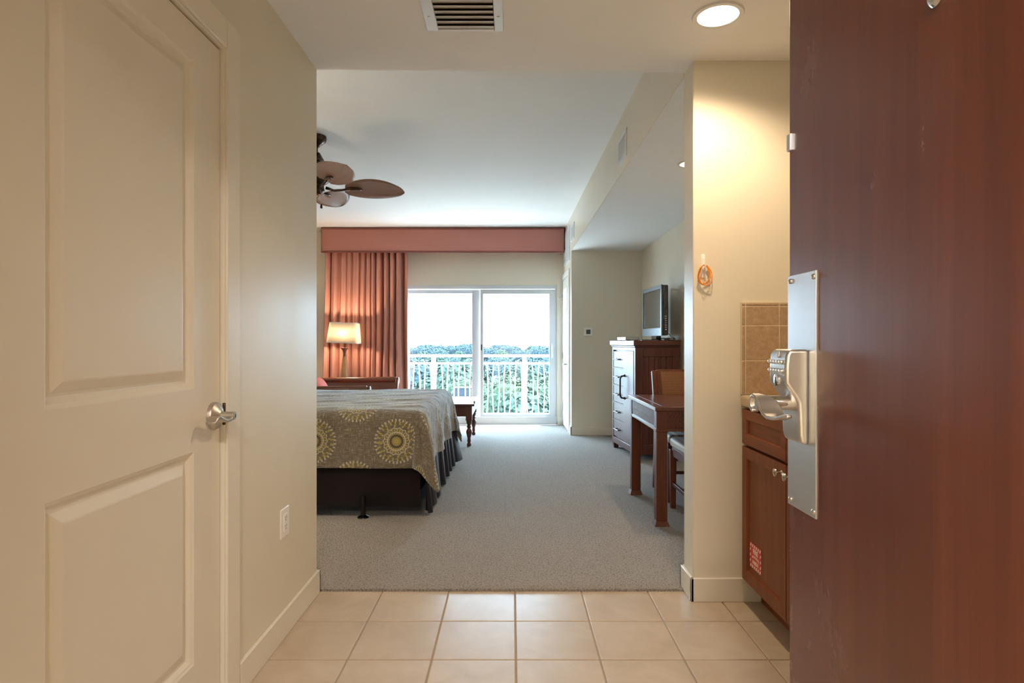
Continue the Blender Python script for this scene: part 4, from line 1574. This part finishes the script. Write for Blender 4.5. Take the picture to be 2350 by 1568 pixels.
def sleigh_arm(y, sg):
    x0, x1 = -2.44, -1.475
    A = MB()
    # panel with a gentle outward roll, ending in a scroll
    prof = []
    for k in range(13):
        t = k / 12
        prof.append((y + sg * .055 * max(0, t - .45) ** 2 * 4, .14 + .49 * t))
    A.ribbon(prof, .028, x0, x1, lambda a, b, d: Vector((d, a, b)))
    arm = A.build('arm', M['sofawood'], sf, bevel=.003)
    MB().cyl((x0 - .02, y + sg * .075, .655), (x1 + .005, y + sg * .075, .668), .036, seg=24).build('arm_roll', M['sofawood'], sf, smooth=True)
    P = [(y, CZ), (y - sg * .01, .20), (y - sg * .004, .40), (y + sg * .02, .56), (y + sg * .05, .65), (y + sg * .078, .672)]
    MB().ribbon(P, .055, x1, x1 + .040, lambda a, b, d: Vector((d, a, b))).build('arm_post', M['sofawood'], sf, bevel=.012, seg=3)
    MB().cyl((x1 + .005, y + sg * .075, .655), (x1 + .042, y + sg * .075, .655), .042, seg=24).build('scroll_cap', M['sofawood'], sf, bevel=.006)


sleigh_arm(6.28, -1)
sleigh_arm(7.70, 1)
mb = MB().box(-2.50, -2.45, 6.26, 7.72, CZ, .66)
mb.cyl((-2.475, 6.2, .665), (-2.475, 7.78, .665), .04, seg=20)
mb.build('back', M['sofawood'], sf, bevel=.006)
MB().box(-2.44, -1.46, 6.30, 7.68, .16, .28).build('seat_frame', M['sofawood'], sf, bevel=.006)
for k in range(2):
    MB().box(-2.34, -1.44, 6.315 + .685 * k, 6.985 + .685 * k, .28, .43).build('seat_cushion', M['coral'], sf, bevel=.05, seg=4)
for (x, y) in ((-2.40, 6.34), (-2.40, 7.64), (-1.52, 6.34), (-1.52, 7.64)):
    MB().box(x - .03, x + .03, y - .03, y + .03, CZ, .16).build('leg', M['sofawood'], sf)
# coral pillow on it


def puff(u, v, w, h, d):
    x, y = 2 * u - 1, 2 * v - 1
    e = (1 - abs(x) ** 3) * (1 - abs(y) ** 3)
    return x * w * (1 - .06 * y * y), y * h * (1 - .06 * x * x), d * max(0, e) ** .6


def pillow(name, c, w, h, d, mtx, mat, label):
    mb = MB()
    for sg in (1, -1):
        mb.grid(lambda u, v: Vector(c) + mtx @ Vector((lambda q: (q[0], q[1], sg * q[2]))(puff(u, v, w, h, d))), 20, 20)
    o = mb.build(name, mat, smooth=True)
    return tag(o, label, 'cushion')


pillow('throw_pillow', (-2.215, 7.05, .590), .15, .19, .085, Matrix.Rotation(math.radians(62), 3, 'Y') @ Matrix.Rotation(.1, 3, 'Z'), M['coral'], 'plump coral pillow leaning on the sofa behind the bed')
pl_o = bpy.data.objects['throw_pillow']

# ---- lamp on its end table
LX, LYY = -2.18, 7.97
et = thing('end_table', 'small dark end table under the lamp behind the sofa', 'table', (LX, LYY, CZ))
MB().box(LX - .22, LX + .22, LYY - .13, LYY + .15, .525, .55).build('table_top', M['cherry_x'], et, bevel=.004)
for (dx, dy) in ((-.19, -.10), (.19, -.10), (-.19, .12), (.19, .12)):
    MB().box(LX + dx - .02, LX + dx + .02, LYY + dy - .02, LYY + dy + .02, CZ, .525).build('leg', M['cherry'], et)
lp = thing('table_lamp', 'lit table lamp with cream tapered shade and wooden base', 'lamp', (LX, LYY, .55))
MB().lathe([(.066, 0), (.068, .012), (.055, .022), (.053, .05), (.052, .10), (.046, .19), (.034, .31), (.024, .395), (.022, .405)], (LX, LYY, .55), (0, 0, 1), 28).build('lamp_base', M['lampwood'], lp, smooth=True)
MB().lathe([(.020, .40), (.016, .43), (.018, .46), (.030, .49), (.052, .512), (.053, .517), (.01, .518)], (LX, LYY, .55), (0, 0, 1), 28).build('lamp_neck', M['lampdark'], lp, smooth=True)
MB().cyl((LX, LYY, 1.06), (LX, LYY, 1.16), .009).build('socket_stem', M['bronze'], lp, smooth=True)


def rrect(hx, hy, r, z, n=6):
    pts = []
    for (cx, cy, a0) in ((hx - r, hy - r, 0), (-hx + r, hy - r, 90), (-hx + r, -hy + r, 180), (hx - r, -hy + r, 270)):
        for k in range(n + 1):
            a = math.radians(a0 + 90 * k / n)
            pts.append(Vector((LX + cx + r * math.cos(a), LYY + cy + r * math.sin(a), z)))
    return pts


def band_loop(rings):
    mb = MB()
    n = len(rings[0])
    for r in rings:
        mb.v += r
    for j in range(len(rings) - 1):
        for k in range(n):
            k2 = (k + 1) % n
            mb.f.append((j * n + k, j * n + k2, (j + 1) * n + k2, (j + 1) * n + k))
    return mb


tilt = Matrix.Translation((LX, LYY, 1.26)) @ Matrix.Rotation(math.radians(2.3), 4, 'Y') @ Matrix.Translation((-LX, -LYY, -1.26))


def tl(mb):
    mb.v = [tilt @ p for p in mb.v]
    return mb


shd = tl(band_loop([rrect(.204, .130, .045, 1.130), rrect(.176, .112, .040, 1.395)])).build('lamp_shade', M['shade'], lp, smooth=True)
so_ = shd.modifiers.new('thick', 'SOLIDIFY')
so_.thickness = .002
tl(band_loop([rrect(.206, .132, .045, 1.128), rrect(.205, .131, .045, 1.140)])).build('shade_trim', M['stickerwhite'], shd)
tl(band_loop([rrect(.1785, .1145, .040, 1.386), rrect(.1775, .1135, .040, 1.397)])).build('shade_trim', M['stickerwhite'], shd)
MB().lathe([(.012, 0), (.026, .03), (.03, .055), (.02, .08), (.004, .09)], (LX, LYY, 1.17), (0, 0, 1), 16).build('bulb', emit('warm_lamp_bulb', (1, .75, .45), 8), lp, smooth=True)
L = bpy.data.lights.new('lamp', 'POINT')
L.energy = 20
L.color = (1, .74, .48)
L.shadow_soft_size = .04
lo = bpy.data.objects.new('lamp_light', L)
lo.location = (0, -.06, .70)
C.objects.link(lo)
lo.parent = lp

# ---- coffee table with turned legs
TX0, TX1, TY0, TY1, TZ = -1.20, -.405, 6.60, 7.52, .475
ctb = thing('coffee_table', 'dark wood coffee table with turned legs beyond the bed', 'table', ((TX0 + TX1) / 2, (TY0 + TY1) / 2, CZ))
MB().box(TX0, TX1, TY0, TY1, TZ - .025, TZ).build('table_top', M['cherry_x'], ctb, bevel=.006)
MB().box(TX1 - .012, TX1 + .004, TY0 + .05, TY1, TZ, TZ + .028).build('top_edging', M['cherry'], ctb, bevel=.004)
MB().box(TX0 - .004, TX0 + .012, TY0 + .05, TY1, TZ, TZ + .028).build('top_edging', M['cherry'], ctb, bevel=.004)
MB().box(TX0 + .03, TX1 - .03, TY0 + .03, TY1 - .03, TZ - .14, TZ - .025).build('apron', M['cherry_x'], ctb, bevel=.003)
LH = TZ - .025
lp_ = [(.016, 0), (.022, .006), (.024, .022), (.018, .034), (.015, .045), (.021, .055), (.019, .065), (.017, .085), (.024, .115), (.031, .145), (.033, .160), (.028, .178), (.019, .192), (.018, .200), (.026, .207), (.026, .216), (.019, .222), (.020, .235), (.028, .255), (.030, .268), (.026, .280)]
for (x, y) in ((TX1 - .062, TY0 + .06), (TX0 + .062, TY0 + .06), (TX1 - .062, TY1 - .06), (TX0 + .062, TY1 - .06)):
    lg = MB().lathe(lp_, (x, y, CZ), (0, 0, 1), 20)
    lg.box(x - .034, x + .034, y - .034, y + .034, CZ + .28, LH)
    lg.build('leg', M['cherry'], ctb, bevel=.001, smooth=True)

# ---- dresser
drs = thing('dresser', 'tall dark cherry dresser with drawers and a door below the television', 'dresser', (1.167, 5.80, CZ), math.radians(5.9))
DW, DD, DH = .82, .435, 1.148
fr = MB()
# case: side panels framed, back, bottom
fr.box(.02, DD, .02, .035, .07, DH - .055).box(.02, DD, DW - .03, DW, .07, DH - .055).box(DD - .02, DD, .035, DW - .03, .07, DH - .055)
fr.box(.02, DD - .02, .035, DW - .03, .07, .09).box(.02, DD - .02, .035, DW - .03, DH - .075, DH - .055)
fr.box(.022, .04, .035, DW - .03, .09, DH - .075)
fr.build('case', M['cherry'], drs, local=True)
MB().box(-.022, DD + .004, -.022, DW + .022, DH - .050, DH).build('top', M['cherry_x'], drs, local=True, bevel=.004)
MB().box(-.008, DD, -.008, DW + .008, DH - .066, DH - .050).build('top_moulding', M['cherry_x'], drs, local=True, bevel=.004)
sp_ = MB()
sp_.box(0, .075, 0, .02, .06, DH - .066).box(DD - .065, DD, 0, .02, .06, DH - .066).box(.075, DD - .065, 0, .02, DH - .155, DH - .066).box(.075, DD - .065, 0, .02, .06, .155)
sp_.build('side_frame', M['cherry'], drs, local=True, bevel=.003)
sp2 = MB()
for k in range(5):
    wdt = (DD - .14) / 5
    MB().box(.075 + wdt * k + .0012, .075 + wdt * (k + 1) - .0012, .009, .020, .155, DH - .155).build('side_plank', M['cherry'], drs, local=True, bevel=.0015)
fb = MB().box(0, .022, .02, .045, .06, DH - .066).box(0, .022, DW - .045, DW, .06, DH - .066).box(0, .022, .045, DW - .045, .06, .125).box(0, .022, .045, DW - .045, DH - .10, DH - .066)
fb.build('front_frame', M['cherry'], drs, local=True, bevel=.003)
for (x, y) in ((.03, .03), (.03, DW - .03), (DD - .03, .03), (DD - .03, DW - .03)):
    MB().hexa([(x - .022, y - .022, 0), (x + .022, y - .022, 0), (x + .022, y + .022, 0), (x - .022, y + .022, 0),
               (x - .030, y - .030, .06), (x + .030, y - .030, .06), (x + .030, y + .030, .06), (x - .030, y + .030, .06)]).build('foot', M['cherry'], drs, local=True)
dd = MB().box(-.004, .018, .048, .385, .130, DH - .104).build('cabinet_door', M['cherry'], drs, local=True, bevel=.002)
pts = [(-.006, .335, .795), (-.040, .335, .790), (-.052, .335, .765), (-.052, .335, .60), (-.040, .335, .575), (-.006, .335, .570)]
hm = MB().tube(pts, .0085, 10)
hm.lathe([(.016, 0), (.012, .006), (.009, .010)], (-.004, .335, .795), (-1, 0, 0), 14).lathe([(.016, 0), (.012, .006), (.009, .010)], (-.004, .335, .570), (-1, 0, 0), 14)
hm.build('door_handle', M['blackmetal'], dd, local=True, smooth=True)
z0, z1 = .130, DH - .104
hgt = (z1 - z0) / 5
for k in range(5):
    a, b = z0 + hgt * k + .006, z0 + hgt * (k + 1) - .008
    d_ = MB().box(.004, .020, .392, DW - .048, a, b).build('drawer', M['cherry'], drs, local=True, bevel=.003)
    zm = (a + b) / 2
    h_ = MB().tube([(.004, .535, zm), (-.022, .535, zm)], .005, 8).tube([(.004, .655, zm), (-.022, .655, zm)], .005, 8).tube([(-.022, .515, zm), (-.022, .675, zm)], .0065, 8)
    h_.lathe([(.013, 0), (.008, .006)], (.004, .535, zm), (-1, 0, 0), 12).lathe([(.013, 0), (.008, .006)], (.004, .655, zm), (-1, 0, 0), 12)
    h_.build('drawer_handle', M['blackmetal'], d_, local=True, smooth=True)
    if k:
        MB().box(.0, .020, .392, DW - .048, z0 + hgt * k - .008, z0 + hgt * k + .005).build('drawer_rail', M['cherry_x'], drs, local=True, bevel=.001)

# ---- television on the dresser
DT = CZ + DH
tv = thing('television', 'flat screen television with dark grey bezel standing on the dresser', 'television', (1.44, 6.14, DT), math.radians(2.5))
# local: screen faces -x, width along y
TW, THh = .70, .485
mb = MB()
rects(mb, lambda a, b, d: Vector((-.045 + d, a, b)), (-TW / 2, TW / 2, .045, .045 + THh), [(-TW / 2 + .030, TW / 2 - .030, .045 + .075, .045 + THh - .035)], [(.002, .001), (.006, .008)])
mb.add([(-.045, -TW / 2, .045), (-.045, TW / 2, .045), (-.045, TW / 2, .045 + THh), (-.045, -TW / 2, .045 + THh), (-.03, -TW / 2, .045), (-.03, TW / 2, .045), (-.03, TW / 2, .045 + THh), (-.03, -TW / 2, .045 + THh)],
       [(4, 5, 6, 7), (0, 1, 5, 4), (1, 2, 6, 5), (2, 3, 7, 6), (3, 0, 4, 7)])
mb.build('bezel', M['bezel'], tv, local=True)
MB().box(-.0375, -.0365, -TW / 2 + .034, TW / 2 - .034, .045 + .079, .045 + THh - .039).build('screen', M['screen'], tv, local=True)
bk = MB().box(-.030, .025, -TW / 2 + .002, TW / 2 - .002, .047, .045 + THh - .002)
bk.build('back_shell', M['blackgloss'], tv, local=True, bevel=.012, seg=3)
MB().box(.02, .055, -TW / 2 + .09, TW / 2 - .09, .07, .38).build('back_bulge', M['black'], tv, local=True, bevel=.015)
MB().box(-.02, .03, -.09, .09, .010, .06).build('stand_neck', M['blackgloss'], tv, local=True, bevel=.006)
MB().lathe([(.16, 0), (.16, .008), (.14, .012), (.01, .012)], (0, 0, 0), (0, 0, 1), 36).build('stand_base', M['blackgloss'], tv, local=True, smooth=True)
for k in range(7):
    MB().box(-.008, .006, -TW / 2 - .0015, -TW / 2 + .004, .10 + .021 * k, .108 + .021 * k).build('side_button', M['greyplastic'], tv, local=True)
MB().lathe([(.011, 0), (.010, .002), (.001, .0025)], (-.045, .06, .083), (-1, 0, 0), 18).build('bezel_logo', M['stickerwhite'], tv, local=True, smooth=True)
MB().box(-.0455, -.044, -.26, -.20, .085, .097).build('bezel_label', M['black'], tv, local=True)

# cable box and small black receiver
cbx = thing('cable_box', 'flat silver media box on the far front edge of the dresser', 'media player', (1.235, 6.27, DT), math.radians(6))
MB().box(-.105, .035, -.10, .20, .004, .036).build('case', M['silver'], cbx, local=True, bevel=.003)
MB().box(-.1065, -.104, .05, .19, .010, .030).build('front_panel', M['stickerwhite'], cbx, local=True)
for (x, y) in ((-.08, -.08), (.015, -.08), (-.08, .17), (.015, .17)):
    MB().box(x - .012, x + .012, y - .012, y + .012, 0, .004).build('foot', M['black'], cbx, local=True)
rcv = thing('receiver_box', 'small black receiver box behind the television on the dresser', 'receiver', (1.50, 5.845, DT), math.radians(4))
MB().box(-.055, .055, -.012, .085, .002, .026).build('case', M['blackgloss'], rcv, local=True, bevel=.003)
MB().box(.0, .035, -.0132, -.011, .010, .016).build('port_row', M['greyplastic'], rcv, local=True)
MB().box(-.05, .05, -.008, .08, 0, .002).build('foot_pad', M['black'], rcv, local=True)
cb = MB().tube([(1.475, 5.86, DT + .10), (1.495, 5.855, DT + .065), (1.525, 5.855, DT + .035), (1.545, 5.86, DT + .029), (1.575, 5.90, DT + .004), (1.592, 6.0, DT + .0035)], .003, 6)
tag(cb.build('cable', M['black'], smooth=True), 'thin black cable running from the television to the receiver', 'cable')

# ---- dining table (desk) with carved apron
QX0, QX1_, QY0_, QY1_, QZT = .878, 1.655, 3.755, 4.635, .748
dk = thing('dining_table', 'square brown wooden table with carved leaf apron by the short wall', 'table', ((QX0 + QX1_) / 2, (QY0_ + QY1_) / 2, CZ))
MB().box(QX0, QX1_, QY0_, QY1_, QZT - .026, QZT).build('table_top', M['deskx'], dk, bevel=.003)
mb = MB().box(QX0 + .055, QX0 + .058, QY0_ + .055, QY1_ - .055, QZT - .001, QZT + .0006).box(QX0 + .055, QX1_ - .055, QY0_ + .055, QY0_ + .058, QZT - .001, QZT + .0006)
mb.build('inlay_line', M['cherry'], dk)
LEGS = [(QX0 + .045, QY0_ + .048), (QX0 + .045, QY1_ - .048), (QX1_ - .045, QY0_ + .048), (QX1_ - .045, QY1_ - .048)]
for (x, y) in LEGS:
    lg = MB().box(x - .034, x + .034, y - .034, y + .034, CZ + .022, QZT - .026)
    lo_ = lg.build('leg', M['desk'], dk, bevel=.003)
    MB().box(x - .0375, x + .0375, y - .0375, y + .0375, .592, .612).build('leg_collar', M['desk'], lo_, bevel=.002)
    MB().hexa([(x - .046, y - .046, CZ), (x + .046, y - .046, CZ), (x + .046, y + .046, CZ), (x - .046, y + .046, CZ),
               (x - .036, y - .036, CZ + .03), (x + .036, y - .036, CZ + .03), (x + .036, y + .036, CZ + .03), (x - .036, y + .036, CZ + .03)]).build('leg_foot', M['desk'], lo_)


def apron(x0, x1, y0, y1, face):
    """apron panel; face is the outer side: '-x', '-y', '+x' or '+y'"""
    ap = MB().box(x0, x1, y0, y1, .612, QZT - .026).build('apron', M['deskx'], dk)
    e = .008
    if face in '-x+x':
        sgn = -1 if face == '-x' else 1
        X = x0 if sgn < 0 else x1
        MB().box(min(X, X + sgn * e), max(X, X + sgn * e), y0, y1, .596, .614).build('ledge', M['deskx'], dk, bevel=.002)
        n = int((y1 - y0) / .022)
        lv = MB()
        for k in range(n):
            y = y0 + .006 + (y1 - y0 - .02) * k / n
            for (za, zb, s) in ((.620, .664, 1), (.667, .714, -1)):
                d0 = .016
                lv.prism([(X, y, za if s > 0 else zb), (X, y + .013, za if s > 0 else zb), (X, y + .013 + d0, zb if s > 0 else za), (X, y + d0, zb if s > 0 else za)], (sgn * .004, 0, 0))
        tag(lv.build('carved_leaves', M['desk'], dk), kind='stuff')
    else:
        sgn = -1 if face == '-y' else 1
        Y = y0 if sgn < 0 else y1
        MB().box(x0, x1, min(Y, Y + sgn * e), max(Y, Y + sgn * e), .596, .614).build('ledge', M['deskx'], dk, bevel=.002)
        n = int((x1 - x0) / .024)
        lv = MB()
        for k in range(n):
            x = x0 + .004 + (x1 - x0 - .03) * k / n
            for s in (1, -1):
                P = []
                for q in range(6):
                    t = q / 5
                    P.append((x + .030 * (1 - (1 - t) ** 2), .666 + s * (.004 + .044 * t)))
                lv.ribbon(P, .0085, Y, Y + sgn * .0045, lambda a, b, d: Vector((a, d, b)))
        tag(lv.build('carved_leaves', M['desk'], dk), kind='stuff')


apron(QX0 + .018, QX0 + .034, QY0_ + .082, QY1_ - .082, '-x')
apron(QX0 + .079, QX1_ - .079, QY0_ + .018, QY0_ + .034, '-y')
apron(QX0 + .079, QX1_ - .079, QY1_ - .034, QY1_ - .018, '+y')
apron(QX1_ - .034, QX1_ - .018, QY0_ + .082, QY1_ - .082, '+x')


# ---- chairs
def make_chair(label, loc, rz):
    t = thing('dining_chair', label, 'chair', loc, rz, 'chairs at the dining table')
    W = .235
    for s in (-1, 1):
        x = s * W
        # rear post: sabre leg rising into the curved back post
        P = [(.260, 0), (.228, .14), (.205, .30), (.198, .44), (.205, .56), (.228, .70), (.262, .82), (.292, .905)]
        th_ = MB().ribbon([(a, b) for a, b in P], .040, x - .019, x + .019, lambda a, b, d: Vector((d, a, b)))
        th_.build('back_post', M['desk'], t, local=True, bevel=.004)
        MB().hexa([(x - .017, -.222, 0), (x + .017, -.222, 0), (x + .017, -.188, 0), (x - .017, -.188, 0),
                   (x - .022, -.232, .40), (x + .022, -.232, .40), (x + .022, -.186, .40), (x - .022, -.186, .40)]).build('leg', M['desk'], t, local=True, bevel=.003)
        MB().box(x - .011, x + .011, -.19, .215, .36, .42).build('seat_rail', M['desk'], t, local=True, bevel=.002)
        MB().box(x - .009, x + .009, -.19, .232, .155, .180).build('stretcher', M['desk'], t, local=True, bevel=.002)
    MB().box(-W, W, -.222, -.198, .35, .42).build('seat_rail', M['desk'], t, local=True, bevel=.002)
    MB().box(-W, W, .185, .208, .35, .42).build('seat_rail', M['desk'], t, local=True, bevel=.002)
    MB().box(-W, W, -.01, .01, .157, .178).build('stretcher', M['desk'], t, local=True, bevel=.002)
    MB().box(-W - .015, W + .015, -.245, .185, .415, .482).build('seat_cushion', M['stripe'], t, local=True, bevel=.026, seg=4)
    P = [(.200, .50), (.205, .56), (.228, .70), (.262, .82), (.291, .900)]

    def sub(P, n=16):
        out = []
        for k in range(n + 1):
            q = k / n * (len(P) - 1)
            i = min(int(q), len(P) - 2)
            f = q - i
            out.append((P[i][0] * (1 - f) + P[i + 1][0] * f, P[i][1] * (1 - f) + P[i + 1][1] * f))
        return out
    MB().ribbon(sub(P), .022, -W + .050, W - .050, lambda a, b, d: Vector((d, a - .006, b))).build('woven_back', M['wicker'], t, local=True)
    for s in (-1, 1):
        MB().ribbon(sub(P), .030, s * (W - .019), s * (W - .052), lambda a, b, d: Vector((d, a, b))).build('back_stile', M['desk'], t, local=True, bevel=.002)
    MB().ribbon([(.293, .896), (.298, .914)], .036, -W + .019, W - .019, lambda a, b, d: Vector((d, a, b))).build('crest_rail', M['desk'], t, local=True, bevel=.003)
    return t


make_chair('dining chair with woven cane back on the far side of the table', (1.352, 4.535, CZ), 0)
make_chair('dining chair with striped seat tucked under the near side of the table', (1.335, 3.985, CZ), PI)

# ---- unseen corridor light behind the camera, added to lift the hall's brightness
def added_flush_light(x, y, z, power, label, col=(1, .89, .77)):
    t = thing('added_flush_light', label, 'ceiling light', (x, y, z))
    MB().lathe([(.005, -.09), (.10, -.075), (.15, -.04), (.16, 0)], (x, y, z), (0, 0, 1), 32, caps=False).build('fill_bowl', emit('bowl_' + label[:8], (1, .85, .66), 3), t, smooth=True)
    L = bpy.data.lights.new('corridor_fill', 'AREA')
    L.shape = 'DISK'
    L.size = .32
    L.energy = power
    L.color = col
    lo = bpy.data.objects.new('lamp_light', L)
    lo.location = (0, 0, -.10)
    C.objects.link(lo)
    lo.parent = t
    return t


added_flush_light(-.1, -.95, KZ, 58, 'round glass ceiling light in the corridor outside the front door')


# ---- unseen lamp and stand at the bed head, added to brighten the room
def bedside_fill(y, label_t, label_l):
    x = RL + .25
    n = thing('added_nightstand', label_t, 'added_nightstand', (x, y, CZ))
    MB().box(x - .22, x + .22, y - .20, y + .20, .12, .58).build('body', M['cherry'], n, bevel=.004)
    MB().box(x - .235, x + .235, y - .215, y + .215, .58, .605).build('table_top', M['cherry_x'], n, bevel=.004)
    for k in range(2):
        d = MB().box(x + .22, x + .235, y - .185, y + .185, .14 + .22 * k, .345 + .22 * k).build('drawer', M['cherry'], n, bevel=.003)
        MB().lathe([(.012, 0), (.006, .005), (.006, .015), (.013, .022), (.001, .028)], (x + .235, y, .245 + .22 * k), (1, 0, 0), 12).build('knob', M['blackmetal'], d, smooth=True)
    for (dx, dy) in ((-.19, -.17), (.19, -.17), (-.19, .17), (.19, .17)):
        MB().box(x + dx - .025, x + dx + .025, y + dy - .025, y + dy + .025, CZ, .12).build('leg', M['cherry'], n)
    l = thing('added_bedside_lamp', label_l, 'lamp', (x, y, .605))
    MB().lathe([(.07, 0), (.07, .015), (.03, .03), (.05, .12), (.055, .18), (.03, .28), (.012, .34), (.010, .42)], (x, y, .605), (0, 0, 1), 24).build('lamp_base', M['lampwood'], l, smooth=True)
    MB().lathe([(.19, .36), (.13, .60)], (x, y, .605), (0, 0, 1), 32, caps=False).build('lamp_shade', M['shade'], l, smooth=True)
    P = bpy.data.lights.new('bedside_fill', 'POINT')
    P.energy, P.color, P.shadow_soft_size = 44, (1, .86, .70), .05
    q = bpy.data.objects.new('lamp_light', P)
    q.location = (0, 0, .47)
    C.objects.link(q)
    q.parent = l


bedside_fill(3.45, 'added unseen cabinet under the fill lamp at the near side of the bed head', 'added unseen fill lamp with cone shade at the bed head nearest the hall')
